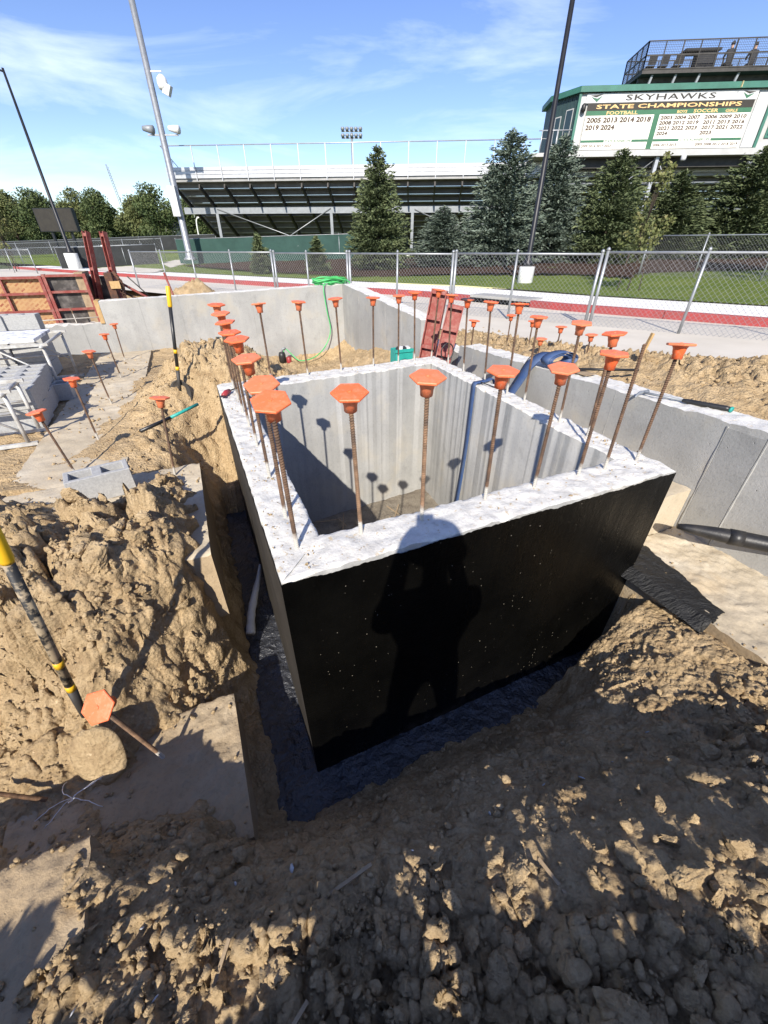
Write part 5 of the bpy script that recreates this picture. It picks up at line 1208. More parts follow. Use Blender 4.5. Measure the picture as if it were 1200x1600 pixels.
deck_rail(S(D0, E0, 9.56), S(D1, E0, 9.56), 12); deck_rail(S(D0, E1_, 9.56), S(D0, E0, 9.56), 4); deck_rail(S(D0, E1_, 9.56), S(D1, E1_, 9.56), 12)
t = thing('camera_cabinet', S(33.5, .4, 9.56), 'dark cabinet standing on the filming deck', 'cabinet')
sbar('body', 33.05, 34.05, .1, .8, 9.565, 10.5, 'cloth_dark', t); sbar('top', 32.2, 34.15, .0, .9, 10.505, 10.6, 'cloth_dark', t)
for s_, lab in ((30.6, 'dark chair on the filming deck, leftmost of three'), (31.3, 'dark chair on the filming deck, middle of three'), (32.1, 'dark chair on the filming deck beside the cabinet')):
    t = thing('chair', S(s_, .5, 9.56), lab, 'chair', 'chairs on the deck')
    sbar('seat', s_-.22, s_+.22, .3, .72, 9.98, 10.03, 'cloth_dark', t); m = MB(); m.bar(S(s_, .27, 10.04), S(s_, .2, 10.42), .44, .04, (BN[0], BN[1], 0)); m.build('backrest', 'cloth_dark', t)
    for ds in (-.18, .18):
        for oo in (.33, .68): m = MB(); m.tube([S(s_+ds, oo, 9.565), S(s_+ds, oo, 9.98)], .015, 6); m.build('leg', 'steel_dark', t, True)
sl = thing('sideline_bench', S(31.4, 1.2, 9.56), 'long dark bench along the filming deck', 'bench')
sbar('top', 30.2, 32.9, 1.0, 1.35, 9.98, 10.03, 'cloth_dark', sl)
for s_ in (30.4, 32.7): sbar('leg', s_-.03, s_+.03, 1.05, 1.3, 9.565, 9.98, 'steel_dark', sl)

# ================================================================== POLES
def light_pole(lab, x, y, zb, base_h, base_r, r0, r1, ht, arm=0, mat='pole_black'):
    t = thing('light_pole', (x, y, zb), lab, 'light pole', 'lamp posts and light poles')
    if base_h: m = MB(); m.lathe([(base_r, -.3), (base_r, base_h-.02), (base_r*.96, base_h), (0, base_h)], 18, (x, y, zb)); m.build('base', 'far_white', t, True)
    m = MB(); m.lathe([(r0*2.0, 0), (r0*2.0, .10), (r0*1.3, .2), (r0*1.2, .45), (r0, .5), (r1, ht-base_h)], 14, (x, y, zb+base_h)); m.build('pole', mat, t, True)
    if arm:
        m = MB(); m.tube([(x, y, zb+ht-.15), (x+arm*.4, y, zb+ht), (x+arm, y, zb+ht+.02)], .05, 8); m.build('arm', mat, t, True)
        m = MB(); m.obox((x+arm*1.3, y, zb+ht+.02), (.42, 0, 0), (0, .16, 0), (0, 0, .05)); m.build('lamp_head', mat, t, False)
    return t
light_pole('black lamp post on a white base behind the orange form panels', -21.9, 33.0, -.12, .95, .42, .11, .06, 9.85, -1.2)
light_pole('black lamp post on a white base in front of the spruces', 5.05, 16.4, -.10, .62, .26, .085, .06, 9.0, 1.0)
sp = light_pole('tall grey stadium light pole with loudspeaker at the grandstand end', -13.85, 33.6, .4, 0, 0, .22, .12, 22, 0, 'galvanized')
x, y = -13.85, 33.6
m = MB(); m.bar((x-.9, y, 7.0), (x+1.0, y, 7.0), .08, .08); m.build('cross_arm', 'galvanized', sp)
for dx, mt in ((-.75, 'steel_grey'), (.85, 'far_white')):
    m = MB(); m.tube([(x+dx-.35, y-.05, 7.3), (x+dx-.1, y-.05, 7.28), (x+dx+.3, y-.1, 7.22)], [.12, .17, .22], 12); m.build('flood_lamp', mt, sp, True)
m = MB(); m.lathe([(.0, .35), (.12, .34), (.26, .2), (.30, 0), (.27, -.25), (.20, -.3)], 14, (x+.75, y-.1, 9.25)); m.build('loudspeaker', 'far_white', sp, True)
m = MB(); m.obox((x+.98, y-.15, 8.95), Vector((.17, 0, -.08)), Vector((0, .17, 0)), Vector((.12, 0, .22))); m.build('horn', 'banner', sp)
m = MB(); m.bar((x, y, 9.75), (x+.8, y, 9.75), .06, .06); m.build('bracket', 'far_white', sp)
m = MB(); m.obox((x-.05, y-.32, 3.7), (.24, 0, 0), (0, .14, 0), (0, 0, .8)); m.build('control_box', 'banner', sp)
t = thing('stadium_lights', (-6.6, 110, 3), 'distant stadium light tower above the grandstand', 'light tower')
m = MB(); m.tube([(-6.6, 110, 2), (-6.6, 110, 21)], .22, 8); m.build('pole', 'steel_grey', t, True)
for z_ in (20.2, 21.2):
    m = MB(); m.bar((-8.7, 110, z_), (-4.5, 110, z_), .2, .2); m.build('cross_arm', 'steel_grey', t)
    for k in range(5): m = MB(); m.lathe([(.2, -.25), (.42, 0), (.3, .3), (0, .32)], 8, (-8.4+.9*k, 109.7, z_+.3)); m.build('lamp', 'steel_grey', t, True)
t = thing('radio_mast', (-63, 120, 4), 'thin distant lattice mast over the trees', 'mast')
for dx in (-.35, .35): m = MB(); m.tube([(-62.5+dx, 120, 4), (-64+dx*.3, 120, 17.5)], .07, 5); m.build('leg', 'steel_grey', t, True)
for k in range(16): z_ = 9+.5*k; m = MB(); m.tube([(-63.1-.11*k*.5, 120, z_), (-62.7-.11*k*.5, 120, z_+.5)], .05, 4); m.build('lattice', 'steel_grey', t, True)
t = thing('goal_post', (-26, 70, 2), 'white football goal post beyond the left end of the grandstand', 'goal post')
m = MB(); m.tube(smooth_pts([(-26.9, 70, 2.0), (-26.8, 70, 4.4), (-26.3, 70, 4.9), (-25.6, 70, 4.95)]), .09, 8); m.build('gooseneck', 'far_white', t, True)
m = MB(); m.tube([(-26.6, 70, 4.9), (-23.0, 70, 4.95)], .08, 8); m.build('crossbar', 'far_white', t, True)
for x_ in (-26.9, -23.0): m = MB(); m.tube([(x_, 70, 4.9), (x_, 70, 8.0 if x_ < -25 else 5.4)], .06, 8); m.build('upright', 'far_white', t, True)
t = thing('video_board', (-33.3, 50, 1.5), 'dark video scoreboard facing away beyond the field fence', 'scoreboard')
m = MB(); m.obox((-33.3, 50, 3.55), (2.1, -.25, 0), (.03, .22, 0), (0, 0, .98)); m.build('cabinet', 'led_black', t, False, .02)
m = MB(); m.obox((-33.3, 49.76, 3.55), (2.02, -.24, 0), (.001, .006, 0), (0, 0, .9)); m.build('screen', 'sign_black', t)
for x_ in (-34.3, -32.3): m = MB(); m.bar((x_, 50.1, .5), (x_, 50.1, 2.6), .2, .2, (1, 0, 0)); m.build('post', 'pole_black', t)
for x_, y_, w_, lab in ((-47, 95, 2.2, 'white house gable glimpsed between the far trees'), (-41, 92, 3.0, 'low white building under the far trees near the goal post')):
    t = thing('far_house', (x_, y_, 2.5), lab, 'house'); m = MB(); m.obox((x_, y_, 3.2), (w_, 0, 0), (0, 2, 0), (0, 0, 1.2)); m.build('wall', 'far_white', t)
    m = MB(); m.add([(x_-w_-.2, y_-2.2, 4.4), (x_+w_+.2, y_-2.2, 4.4), (x_+w_+.2, y_+2.2, 4.4), (x_-w_-.2, y_+2.2, 4.4), (x_-w_, y_, 5.3), (x_+w_, y_, 5.3)], [(0, 1, 5, 4), (2, 3, 4, 5), (0, 4, 3), (1, 2, 5), (3, 2, 1, 0)]); m.build('roof', 'steel_grey', t)

# ================================================================== TREES
def leaf_cloud(name, C, D, ln, wd, mat, tint, parent, rng):
    """C centres, D unit directions: each a small folded spray of two quads"""
    n = len(C); up = rng.normal(size=(n, 3)); sd = np.cross(D, up); sd /= np.linalg.norm(sd, axis=1)[:, None]+1e-9; ln = ln[:, None]; wd = wd[:, None]
    nr = np.cross(sd, D)
    a = C - D*ln*.5; b = C + D*ln*.5; mid = C + nr*wd*.35
    V = np.stack([a, mid + sd*wd*.5, b, mid - sd*wd*.5], 1).reshape(-1, 3)
    i = np.arange(n)*4
    F = np.concatenate([np.stack([i, i+1, i+2], -1), np.stack([i, i+2, i+3], -1)])
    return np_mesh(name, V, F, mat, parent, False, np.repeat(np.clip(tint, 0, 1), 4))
def spruce_meshes(seed, h, w, mat, dens=1.0):
    rng = np.random.default_rng(seed); C = []; D = []; LN = []; WD = []; T = []
    z = .12*h*.3; nb = 0
    while z < h*.985:
        t = z/h; rad = w*.55*(1-t)**.62*(.62+.38*min(1, (t+.05)/.2)); k = int(6+10*(1-t)*dens)
        for j in range(k):
            az = rng.uniform(0, 2*math.pi); r = rad*rng.uniform(.72, 1.12)*(1+.10*math.sin(3*az+seed)); zz = z+rng.uniform(-.05, .05)
            n = max(5, int(r*26*dens)); s_ = np.sort(rng.uniform(.12, 1, n))
            droop = -.16*r*(s_**1.0)*(1-t) + .16*r*np.maximum(0, s_-.55)*1.1 + .25*r*s_*t
            px = np.cos(az)*r*s_; py = np.sin(az)*r*s_; pz = zz + droop
            fan = rng.normal(size=n)*.16*r*(1-s_*.5); px = px - np.sin(az)*fan; py = py + np.cos(az)*fan; pz = pz + rng.normal(size=n)*.035
            d = np.stack([np.cos(az)*np.ones(n) - np.sin(az)*fan*3/(r+.1) + rng.normal(size=n)*.35, np.sin(az)*np.ones(n)+np.cos(az)*fan*3/(r+.1) + rng.normal(size=n)*.35, .10+rng.normal(size=n)*.38], -1)
            d /= np.linalg.norm(d, axis=1)[:, None]
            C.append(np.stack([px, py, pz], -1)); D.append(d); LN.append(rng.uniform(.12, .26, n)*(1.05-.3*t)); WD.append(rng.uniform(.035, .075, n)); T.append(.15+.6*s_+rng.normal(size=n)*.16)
        z += rng.uniform(.07, .12)*(1-.35*t)*max(1, h/5)
    tip = 26; C.append(np.stack([rng.normal(size=tip)*.03, rng.normal(size=tip)*.03, rng.uniform(.93, 1.01, tip)*h], -1)); dd = np.stack([rng.normal(size=tip)*.4, rng.normal(size=tip)*.4, np.ones(tip)], -1); D.append(dd/np.linalg.norm(dd, axis=1)[:, None]); LN.append(rng.uniform(.12, .25, tip)); WD.append(rng.uniform(.04, .06, tip)); T.append(rng.uniform(.4, 1, tip))
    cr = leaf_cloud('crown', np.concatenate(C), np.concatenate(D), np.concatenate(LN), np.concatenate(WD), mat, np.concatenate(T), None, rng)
    m = MB(); m.tube([(0, 0, -.2), (.01, 0, h*.3), (0, .01, h*.65), (0, 0, h*.97)], [.045*w*.5+.03, .035*w*.5+.02, .03, .008], 9); tr = m.build('trunk', 'bark', None, True)
    return cr, tr
PROTO = {}
def proto(key, *a):
    if key not in PROTO:
        cr, tr = spruce_meshes(*a); PROTO[key] = (cr.data, tr.data); bpy.data.objects.remove(cr); bpy.data.objects.remove(tr)
    return PROTO[key]
def spruce(key, x, y, h, w, rot, lab, group, zb=None):
    kh, kw = {'b1': (5, 3.6), 'b2': (5, 3.4), 'g1': (4.3, 2.9), 'g2': (4.3, 3.6), 's': (1.6, .9)}[key]
    mats = {'b1': ('spruce_blue', 1.1), 'b2': ('spruce_blue', 1.1), 'g1': ('spruce_green', 1.15), 'g2': ('spruce_green', 1.1), 's': ('spruce_green', 1.6)}[key]
    cr, tr = proto(key, {'b1': 3, 'b2': 8, 'g1': 14, 'g2': 21, 's': 33}[key], kh, kw, *mats)
    t = thing('spruce_tree', (x, y, (gzf(x, y) if zb is None else zb)), lab, 'spruce', group)
    t.scale = (1.26*w/kw, 1.26*w/kw, h/kh); t.rotation_euler = (0, 0, rot)
    for n_, me in (('crown', cr), ('trunk', tr)): o = link(n_, me); o.parent = t
    return t
GT = 'spruces below the grandstand'
spruce('g1', -.33, 24, 4.75, 2.75, 0, 'dark green spruce standing alone in front of the grandstand middle', GT, .15)
spruce('b2', 2.95, 24.4, 2.55, 2.7, 1, 'short round blue spruce, smallest of the row', GT, .25)
spruce('b1', 5.75, 24, 5.3, 3.8, 0, 'tallest pale blue spruce left of the black lamp post', GT, .15)
spruce('b2', 8.3, 24.6, 5.2, 3.5, 2.1, 'blue spruce partly hidden behind the black lamp post', GT, .2)
spruce('g2', 10.7, 23.5, 4.5, 3.7, .4, 'broad green spruce right of the lamp post below the board', GT, .2)
spruce('g1', 14.3, 24.5, 3.85, 3.5, 3, 'rounded green spruce under the middle of the championship board', GT, .3)
spruce('g2', 17.7, 24.5, 4.7, 4.6, 2.6, 'wide dark spruce below the right end of the board', GT, .3)
spruce('g1', 20.6, 24.8, 4.4, 4.0, 5, 'dark spruce at the right edge of the picture', GT, .3)
spruce('b1', 12.6, 26.2, 2.6, 2.8, 4.4, 'low spruce filling the gap behind the pale young tree', GT, .4)
spruce('s', -6.33, 24, 1.65, .9, 0, 'small young conifer at the green windscreen, left one', 'young conifers by the windscreen', .05)
spruce('s', -3.41, 24, 1.5, 1.0, 1.7, 'small young conifer at the green windscreen, right one', 'young conifers by the windscreen', .05)
def leafy(nm, lab, x, y, zb, h, w, seed, mat, trunk_h, nleaf, leaf, group=None, tr_r=.15, sparse=1.0, lobes=26, cat='tree'):
    rng = np.random.default_rng(seed); t = thing(nm, (x, y, zb), lab, cat, group)
    m = MB(); limbs = []
    m.tube([(x, y, zb-.2), (x+.02*h, y, zb+trunk_h*.6), (x, y, zb+trunk_h), (x+.02*w, y, zb+h*.85)], [tr_r, tr_r*.8, tr_r*.6, tr_r*.12], 8)
    Lc = []; Lr = []
    for k in range(lobes):
        a = rng.uniform(0, 2*math.pi); v = rng.uniform(0, 1)**.8; zz = trunk_h*.75 + (h-trunk_h*.75)*v; env = w*.5*math.sin(math.pi*min(.97, .18+.80*v))**.75
        r = env*rng.uniform(.25, .95); c = np.array([x+r*math.cos(a), y+r*math.sin(a), zb+zz]); Lc.append(c); Lr.append(w*rng.uniform(.10, .19))
        m.tube([(x, y, zb+max(trunk_h*.5, zz*.62)), tuple((np.array([x, y, zb+zz*.85])+c)/2+rng.normal(size=3)*.04*w), tuple(c)], [tr_r*.35, tr_r*.22, tr_r*.06], 5)
    m.build('trunk', 'bark', t, True)
    idx = rng.integers(0, lobes, nleaf); g = rng.normal(size=(nleaf, 3)); g /= np.linalg.norm(g, axis=1)[:, None]; rr = rng.uniform(.3, 1.15, nleaf)**.6
    C = np.array(Lc)[idx] + g*(np.array(Lr)[idx]*rr)[:, None]*np.array([1, 1, .85])*sparse
    D = rng.normal(size=(nleaf, 3)); D /= np.linalg.norm(D, axis=1)[:, None]
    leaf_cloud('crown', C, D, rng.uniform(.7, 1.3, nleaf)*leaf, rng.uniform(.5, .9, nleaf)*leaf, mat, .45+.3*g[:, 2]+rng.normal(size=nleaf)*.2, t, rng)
    return t
GD = 'trees beyond the field'
far = [(-78, 95, 9.0, 10, 'leaf_far', 'dark round tree at the far left edge'), (-70, 92, 8.6, 9, 'leaf_far_light', 'lighter green tree behind the video board'), (-63.5, 90, 8.2, 8, 'leaf_far', 'tall dark tree just right of the video board'), (-58, 93, 9.0, 7, 'leaf_far_light', 'slim pale tree behind the left lamp post'),
       (-52, 90, 8.3, 7, 'leaf_far', 'dark conical tree left of the thin mast'), (-46, 92, 7.4, 7.5, 'leaf_far_light', 'round tree under the thin mast'), (-41, 89, 9.0, 8.5, 'leaf_far', 'largest dark tree left of the stadium pole'), (-35.5, 92, 7.8, 6.5, 'leaf_far', 'tree behind the goal post'), (-30, 95, 6.5, 7, 'leaf_far_light', 'low tree seen under the grandstand end'), (-24, 96, 6, 7, 'leaf_far', 'low tree behind the grandstand columns')]
for i, (x, y, h, w, mt, lab) in enumerate(far): leafy('broadleaf_tree', lab, x, y, 1.2, h-.4, w, 40+i, mt, 1.6, 9000, .34, GD, .3, 1.25, 40)
leafy('young_tree', 'pale sparse young tree with stakes on the lawn by the fence', 7.3, 13.6, .05, 3.0, 1.15, 61, 'leaf_pale', 1.1, 900, .10, 'staked young trees', .022, 1.0, 30)
leafy('young_tree', 'pale young staked tree on the grass below the video board', -25.8, 32.5, -.1, 3.4, 1.9, 62, 'leaf_pale', 1.0, 900, .16, 'staked young trees', .035, 1.0, 26)
for x_, y_, lab in ((7.3, 13.6, 'wooden stakes holding the young tree by the right fence'), (-25.8, 32.5, 'stakes holding the young tree below the video board')):
    t = thing('tree_stakes', (x_, y_, 0), lab, 'stake', 'tree stakes')
    for dx in (-.32, .28): m = MB(); m.tube([(x_+dx*1.1, y_-.1, -.15), (x_+dx*.9, y_-.1, .95)], .016, 6); m.build('stake', 'bark', t, True)
leafy('broadleaf_tree', 'yellow-green leafy tree cut off by the right edge', 13.2, 13.0, .0, 5.6, 3.4, 63, 'leaf_yellow', 1.6, 5200, .11, 'trees on the lawn', .07, 1.0, 40)
# far wooded skyline
def far_wood():
    rng = np.random.default_rng(5); n = 9000; x = rng.uniform(-150, 40, n); y = rng.uniform(125, 150, n); top = 6.0+1.6*np.sin(x*.09)+1.0*np.sin(x*.23+1); z = 1.5 + rng.uniform(0, 1, n)**.7*top
    D = rng.normal(size=(n, 3)); D /= np.linalg.norm(D, axis=1)[:, None]
    kind(leaf_cloud('far_wood', np.stack([x, y, z], -1), D, rng.uniform(1.2, 2.4, n), rng.uniform(.8, 1.6, n), 'leaf_far', rng.uniform(0, .8, n), None, rng), 'stuff')
far_wood()
# ================================================================== LOOSE SOIL
import bmesh
def clod_mesh(name, seed, sub, rough=.48, mat='clod'):
    bm = bmesh.new(); bmesh.ops.create_icosphere(bm, subdivisions=sub, radius=1.0)
    V = np.array([v.co[:] for v in bm.verts]); r = np.random.default_rng(seed); off_ = r.uniform(-50, 50, 3); q = V + off_
    sc = r.uniform(.65, 1.25, 3); sc[2] *= .8
    d = 1 + rough*fbm(q[:, 0], q[:, 1], q[:, 2], 1.3, 3, seed) + .22*rough*np.sign(fbm(q[:, 0], q[:, 1], q[:, 2], 3.2, 1, seed+5))
    # flat broken faces
    for k in range(15):
        n = r.normal(size=3); n /= np.linalg.norm(n); lim = r.uniform(.48, .8); h = (V*d[:, None]) @ n; d = np.where(h > lim, d*(lim/np.maximum(h, 1e-6))*.97, d)
    d += (.10*fbm(q[:, 0], q[:, 1], q[:, 2], 4.5, 3, seed+9) + .07*fbm(q[:, 0], q[:, 1], q[:, 2], 12, 2, seed+4))*(sub > 2)
    P = V*d[:, None]*sc
    F = np.array([[v.index for v in f.verts] for f in bm.faces]); bm.free()
    return P, F
CL3 = [clod_mesh('c', 100+i, 4) for i in range(9)]; CL2 = [clod_mesh('c', 200+i, 2) for i in range(8)]; CL1 = [clod_mesh('c', 300+i, 1, .4) for i in range(8)]
rng = np.random.default_rng(77)
def rot_m(r):
    q = r.normal(size=4); q /= np.linalg.norm(q); w, x, y, z = q
    return np.array([[1-2*(y*y+z*z), 2*(x*y-z*w), 2*(x*z+y*w)], [2*(x*y+z*w), 1-2*(x*x+z*z), 2*(y*z-x*w)], [2*(x*z-y*w), 2*(y*z+x*w), 1-2*(x*x+y*y)]])
def blocked(x, y):
    a, b = toL(x, y)
    if -1.3 < a < -.6 and 1.6 < b < 2.2: return True
    if -.26 < a < 2.4 and -.19 < b < 3.05: return True
    if 2.05 < a < 3.12 and -.75 < b < 3.3: return True
    if 2.75 < a < 3.15 and b > -.8: return True
    if -1.3 < a < -.33 and -.1 < b < .32 and soil_z(x, y) < -1.05: return True
    return False
def sample_zone(n, cx, cy, sx, sy, loc=True):
    out = []
    while len(out) < n:
        u, v = cx + rng.uniform(-sx, sx), cy + rng.uniform(-sy, sy)
        x, y = (L(u, v)[:2] if loc else (u, v))
        if not blocked(x, y): out.append((x, y))
    return out
# the clods one can pick out, each its own piece of the soil
CLM = []
for i, (P, F) in enumerate(CL3):
    o = np_mesh('soil_clod', P, F, 'clod', None, True); o.data.set_sharp_from_angle(angle=R(16)); CLM.append(o.data); bpy.data.objects.remove(o)
def put_clod(x, y, r, sink=.30):
    o = link('soil_clod', CLM[rng.integers(len(CLM))]); o.location = (x, y, soil_z(x, y) + r*(.75-sink*1.4)*.8); o.scale = (r, r, r*rng.uniform(.7, 1)); o.rotation_euler = tuple(rng.uniform(0, 6.28, 3)); o.parent = soil
zones = [(90, -1.08, 1.3, .62, .62, (.03, .10), True), (22, -.75, .75, .3, .3, (.02, .06), True), (66, .75, .22, .62, .24, (.02, .07), False), (24, 0.0, .25, .75, .25, (.015, .05), False), (30, 1.35, .55, .45, .35, (.02, .06), False), (30, -.2, 3.9, .5, .6, (.03, .07), True), (18, 4.6, .4, .9, 1.0, (.04, .10), True), (14, -.6, .35, .35, .2, (.015, .035), False)]
for n, cx, cy, sx, sy, (r0, r1), lc in zones:
    for x, y in sample_zone(n, cx, cy, sx, sy, lc): put_clod(x, y, r0 + (r1-r0)*rng.uniform()**2.2)
# crumbs beyond counting
def crumbs(name, lib, pts, mat='clod'):
    VS, FS = [], []; o = 0
    for (x, y, r) in pts:
        P, F = lib[rng.integers(len(lib))]; z = soil_z(x, y)
        VS.append((P*r) @ rot_m(rng).T + np.array([x, y, z + r*.35])); FS.append(F+o); o += len(P)
    return kind(np_mesh(name, np.concatenate(VS), np.concatenate(FS), mat, None, False), 'stuff')
def many(n, x0, x1, y0, y1, r0, r1, pw=2.5, base=.25):
    out = []
    X = rng.uniform(x0, x1, n*3); Y = rng.uniform(y0, y1, n*3); keep = rng.uniform(0, 1.2, n*3) < base + rough_mask(X, Y)*np.clip(.6+1.3*fbm(X, Y, 0*X, 3.0, 2, 66), 0, 1.3)
    for x, y in zip(X[keep], Y[keep]):
        if len(out) >= n: break
        if not blocked(x, y): out.append((x, y, r0+(r1-r0)*rng.uniform()**pw))
    return out
crumbs('soil_crumbs', CL2, many(1800, -1.9, 2.2, -.05, 1.6, .010, .032, 1.8, .0))
crumbs('soil_crumbs', CL1, many(9500, -1.9, 2.3, -.05, 1.7, .0035, .011, 2.2))
crumbs('soil_crumbs', CL1, many(2600, -3.2, .2, 1.6, 5.5, .006, .026, 2.6, .1) + many(1500, 1.0, 5.0, 2.4, 6.5, .008, .035, 2.4, .0))
# soil scattered over the slabs
def slab_crumbs():
    VS, FS = [], []; o = 0
    for n, a0, a1, b0, b1, z, rm_ in ((420, -1.25, -.34, -.28, .40, -1.068, .02), (240, -1.5, -.30, 1.7, 2.2, -.478, .014), (520, -1.6, -.86, 2.3, 7.2, -.483, .022), (200, 2.12, 2.85, -.7, .18, -.688, .010), (260, -1.4, -.8, -.9, -.2, -.672, .018)):
        for k in range(n):
            a, b = rng.uniform(a0, a1), rng.uniform(b0, b1); x, y, _ = L(a, b)
            if fbm(np.array([x]), np.array([y]), np.array([0.]), 4.0, 2, 12)[0] < rng.uniform(-.25, .35): continue
            r = .003 + rm_*rng.uniform()**2.5; P, F = CL1[rng.integers(8)]
            VS.append((P*r) @ rot_m(rng).T + np.array([x, y, max(z, soil_z(x, y)) + r*.3])); FS.append(F+o); o += len(P)
    kind(np_mesh('slab_crumbs', np.concatenate(VS), np.concatenate(FS), 'clod', None, False), 'stuff')
slab_crumbs()
# crumbs of mortar and soil on top of the walls
def wall_crumbs():
    VS, FS = [], []; o = 0
    for k in range(420):
        s_ = rng.uniform()
        if s_ < .45: a, b = rng.uniform(.01, .19), rng.uniform(.05, 2.7)*rng.uniform(.2, 1)
        elif s_ < .6: a, b = rng.uniform(0, 2.1), rng.uniform(.02, .2)
        elif s_ < .8: a, b = rng.uniform(.2, 2.2), rng.uniform(2.58, 2.85)
        else: b = rng.uniform(.3, 2.7); a = 2.07+.075*b+rng.uniform(-.07, .07)
        r = rng.uniform(.002, .009)*(1.6 if rng.uniform() < .08 else 1); P, F = CL1[rng.integers(8)]
        VS.append((P*r*np.array([1, 1, .6])) @ rot_m(rng).T + np.array(L(a, b, .002+r*.2))); FS.append(F+o); o += len(P)
    kind(np_mesh('wall_crumbs', np.concatenate(VS), np.concatenate(FS), 'clod', None, True), 'stuff')
wall_crumbs()
# pale stone chips and a few sticks
simple('chip', (.52, .54, .55), (.42, .43, .44), 30, .8)
for i, (x, y, r) in enumerate([(-.5, .42, .016), (-.32, .46, .018), (-.72, .30, .014), (.40, .62, .012), (.80, .74, .016), (.64, .72, .012), (-.8, .14, .012), (.95, .8, .010), (.1, .5, .010), (-.6, .16, .014), (1.2, .95, .014)]):
    P, F = CL1[i % 8]; o = np_mesh('stone_chip', (P*np.array([1.3, .8, .35])*r) @ rot_m(rng).T*1.0, F, 'chip', None, False); o.location = (x, y, soil_z(x, y)+.006); o.parent = soil
for i, (x, y, ln, an_) in enumerate([(-.24, .10, .07, .9), (.52, .40, .05, 2.2), (-.12, .40, .09, .5), (1.05, .42, .05, 2.4), (-.45, .22, .05, 1.4)]):
    m = MB(); z = soil_z(x, y)+.012; m.bar((x-ln*math.cos(an_), y-ln*math.sin(an_), z), (x+ln*math.cos(an_), y+ln*math.sin(an_), z+.01), .010, .006); m.build('wood_splinter', 'timber_old', soil)

# ================================================================== PEOPLE
def figure(name, loc, label, J, edges, rad, bands, parent_extra=None, group=None):
    """one continuous body grown over a skeleton; J joints, rad radii, bands -> material by part of the body"""
    names = list(J); idx = {n: i for i, n in enumerate(names)}
    me = bpy.data.meshes.new(name); me.from_pydata([J[n] for n in names], [(idx[a], idx[b]) for a, b in edges], []); me.update()
    ob = bpy.data.objects.new(name, me); COL.objects.link(ob)
    sk = ob.modifiers.new('skin', 'SKIN'); sk.use_smooth_shade = True
    for n in names:
        v = me.skin_vertices[0].data[idx[n]]; v.radius = (rad[n], rad[n]) if isinstance(rad[n], (int, float)) else rad[n]; v.use_root = (n == 'pelvis')
    sb = ob.modifiers.new('sub', 'SUBSURF'); sb.levels = 2; sb.render_levels = 2
    bpy.context.view_layer.update()
    nm = bpy.data.meshes.new_from_object(ob.evaluated_get(bpy.context.evaluated_depsgraph_get())); bpy.data.objects.remove(ob)
    nm.name = name; nm.materials.clear()
    mats = []
    for f in nm.polygons:
        mt = bands(f.center)
        if mt not in mats: mats.append(mt)
        f.material_index = mats.index(mt); f.use_smooth = True
    for mt in mats: nm.materials.append(M(mt))
    o = link(name, nm); o.location = loc
    return tag(o, label, 'person', group)
def hand(J, E, rad, side, wrist, palm, fdir, spread, pre):
    """palm and five unequal fingers with a knuckle bend"""
    W_, Pm = Vector(wrist), Vector(palm); J[pre+'palm'] = Pm; rad[pre+'palm'] = (.034, .017); E.append((pre+'wrist', pre+'palm'))
    f = Vector(fdir).normalized(); sp_ = Vector(spread).normalized(); bend = f.cross(sp_).normalized()
    for k, ln in enumerate((.036, .041, .038, .030)):
        b0 = Pm + sp_*(.030-.02*k) + f*.022; b1 = b0 + f*ln*.8 + bend*.006; b2 = b1 + (f*.5+bend*.85).normalized()*ln*.8
        for n_, p_, r_ in ((f'{pre}f{k}a', b0, .0095), (f'{pre}f{k}b', b1, .0088), (f'{pre}f{k}c', b2, .0075)): J[n_] = p_; rad[n_] = r_
        E += [(pre+'palm', f'{pre}f{k}a'), (f'{pre}f{k}a', f'{pre}f{k}b'), (f'{pre}f{k}b', f'{pre}f{k}c')]
    t0 = Pm + sp_*.034 - f*.012; t1 = t0 + (sp_*.6+f*.6).normalized()*.032 + bend*.012
    J[pre+'t0'] = t0; J[pre+'t1'] = t1; rad[pre+'t0'] = .0115; rad[pre+'t1'] = .009; E += [(pre+'palm', pre+'t0'), (pre+'t0', pre+'t1')]
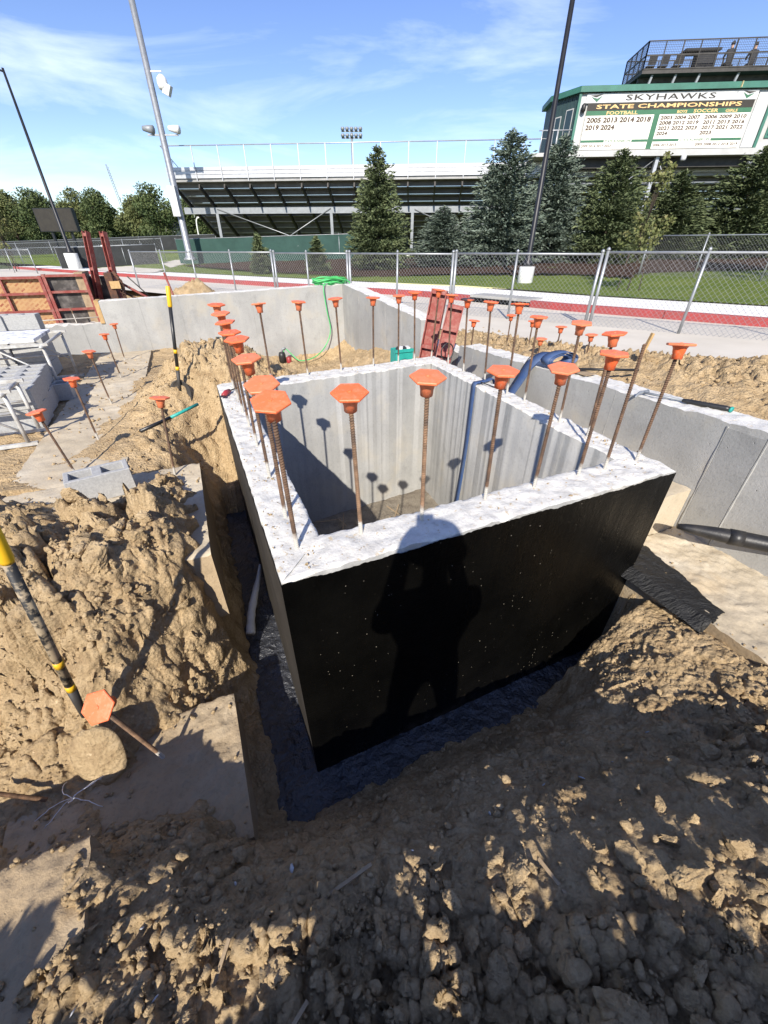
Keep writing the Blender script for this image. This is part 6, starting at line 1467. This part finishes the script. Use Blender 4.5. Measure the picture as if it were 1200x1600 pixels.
def photographer():
    gx_, gy_ = .02, -.42; z0 = -.60; dz = z0+.60
    J = {'pelvis': (0, 0, .95), 'waist': (0, .0, 1.10), 'chest': (0, -.01, 1.34), 'neckb': (0, 0, 1.49), 'neck': (0, .02, 1.55), 'head': (0, .05, 1.645), 'crown': (0, .04, 1.745), 'face': (0, .095, 1.63)}
    E = [('pelvis', 'waist'), ('waist', 'chest'), ('chest', 'neckb'), ('neckb', 'neck'), ('neck', 'head'), ('head', 'crown'), ('head', 'face')]
    rad = {'pelvis': (.17, .125), 'waist': (.155, .115), 'chest': (.195, .14), 'neckb': (.075, .065), 'neck': (.056, .056), 'head': (.078, .09), 'crown': (.062, .075), 'face': (.05, .06)}
    for s_, sx in (('l', -1), ('r', 1)):
        J.update({s_+'hip': (.10*sx, 0, .90), s_+'knee': (.15*sx, .03, .50), s_+'ankle': (.19*sx, -.02, .10), s_+'heel': (.19*sx, -.04, .045), s_+'toe': (.21*sx, .17, .04)})
        rad.update({s_+'hip': .10, s_+'knee': .066, s_+'ankle': .048, s_+'heel': .045, s_+'toe': .036})
        E += [('pelvis', s_+'hip'), (s_+'hip', s_+'knee'), (s_+'knee', s_+'ankle'), (s_+'ankle', s_+'heel'), (s_+'heel', s_+'toe')]
        J.update({s_+'sh': (.20*sx, -.01, 1.44), s_+'elbow': (.205*sx, .14, 1.18), s_+'wrist': (.105*sx, .325, 1.49)})
        rad.update({s_+'sh': .072, s_+'elbow': .056, s_+'wrist': .036}); E += [('chest', s_+'sh'), (s_+'sh', s_+'elbow'), (s_+'elbow', s_+'wrist')]
        hand(J, E, rad, s_, J[s_+'wrist'], (.092*sx, .352, 1.545), (-.35*sx, .15, 1), (0, -1, .2), s_)
    def bands(c):
        if c.z < .13: return 'boot'
        if c.z < .98 : return 'cloth_blue'
        if c.z > 1.52 and abs(c.x) < .11 and c.y < .2: return 'skin'
        if c.y > .22 and c.z > 1.3: return 'skin'
        return 'vest' if (abs(c.x) < .16 and c.z < 1.47) else 'cloth_dark'
    o = figure('person', (gx_, gy_, z0), 'person in dark sleeves and bright vest holding up a phone', J, E, rad, bands)
    h = MB(); h.lathe([(.135, 1.695), (.14, 1.70), (.118, 1.712), (.114, 1.76), (.09, 1.81), (.05, 1.835), (0, 1.842)], 24, (0, .04, 0)); hh = h.build('hard_hat', 'hard_hat', None, True); hh.parent = o
    ph = MB(); ph.obox((gx_-.02, gy_+.375, z0+1.585), (.038, 0, 0), (0, .0042, 0), (0, 0, .077)); tag(ph.build('phone', 'black_plastic', None, False, .003), 'black phone held upright in both hands', 'phone')
photographer()
def watcher(loc, label, lean, arm_fwd):
    J = {'pelvis': (0, 0, .52), 'waist': (0, lean*.25, .68), 'chest': (0, lean*.7, .92), 'neckb': (0, lean, 1.08), 'head': (0, lean*1.15+.02, 1.24), 'crown': (0, lean*1.15, 1.33)}
    E = [('pelvis', 'waist'), ('waist', 'chest'), ('chest', 'neckb'), ('neckb', 'head'), ('head', 'crown')]
    rad = {'pelvis': (.17, .14), 'waist': (.16, .13), 'chest': (.18, .13), 'neckb': .07, 'head': (.085, .095), 'crown': .07}
    for s_, sx in (('l', -1), ('r', 1)):
        J.update({s_+'hip': (.10*sx, .04, .50), s_+'knee': (.14*sx, .44, .50), s_+'ankle': (.14*sx, .42, .10), s_+'toe': (.14*sx, .58, .05), s_+'sh': (.20*sx, lean*.9, 1.03), s_+'elbow': (.26*sx, lean+.14, .80), s_+'wrist': (.14*sx, lean+arm_fwd, .82)})
        rad.update({s_+'hip': .1, s_+'knee': .07, s_+'ankle': .05, s_+'toe': .04, s_+'sh': .075, s_+'elbow': .052, s_+'wrist': .034})
        E += [('pelvis', s_+'hip'), (s_+'hip', s_+'knee'), (s_+'knee', s_+'ankle'), (s_+'ankle', s_+'toe'), ('chest', s_+'sh'), (s_+'sh', s_+'elbow'), (s_+'elbow', s_+'wrist')]
        hand(J, E, rad, s_, J[s_+'wrist'], (.12*sx, lean+arm_fwd+.06, .82), (-.1*sx, 1, 0), (-sx, 0, .1), s_)
    bands = lambda c: 'skin' if c.z > 1.12 or (c.y > lean+arm_fwd-.02 and .7 < c.z < .95) else 'cloth_dark'
    o = figure('person', loc, label, J, E, rad, bands, group='people on the filming deck'); o.rotation_euler = (0, 0, BT)
    h = MB(); h.lathe([(.10, 1.27), (.105, 1.30), (.09, 1.37), (.05, 1.41), (0, 1.415)], 16, (0, lean*1.15, 0)); hh = h.build('hair', 'cloth_dark', None, True); hh.parent = o
    return o
watcher(S(34.95, .45, 9.57), 'person in dark clothes seated beside the cabinet on the deck', .10, .32)
watcher(S(36.35, .75, 9.57), 'person in dark clothes seated at the right end of the deck', .04, .30)
for s_, lab in ((34.95, 'dark stool under the seated person beside the deck cabinet'), (36.35, 'dark stool under the seated person at the deck end')):
    t = thing('stool', S(s_, .45 if s_ < 36 else .75, 9.56), lab, 'stool', 'stools on the deck'); o_ = .45 if s_ < 36 else .75
    sbar('seat', s_-.2, s_+.2, o_-.2, o_+.18, 9.93, 9.97, 'cloth_dark', t)
    for ds in (-.16, .16):
        for do in (-.15, .14): m = MB(); m.tube([S(s_+ds, o_+do, 9.565), S(s_+ds, o_+do, 9.93)], .015, 6); m.build('leg', 'steel_dark', t, True)
bpy.context.view_layer.update()
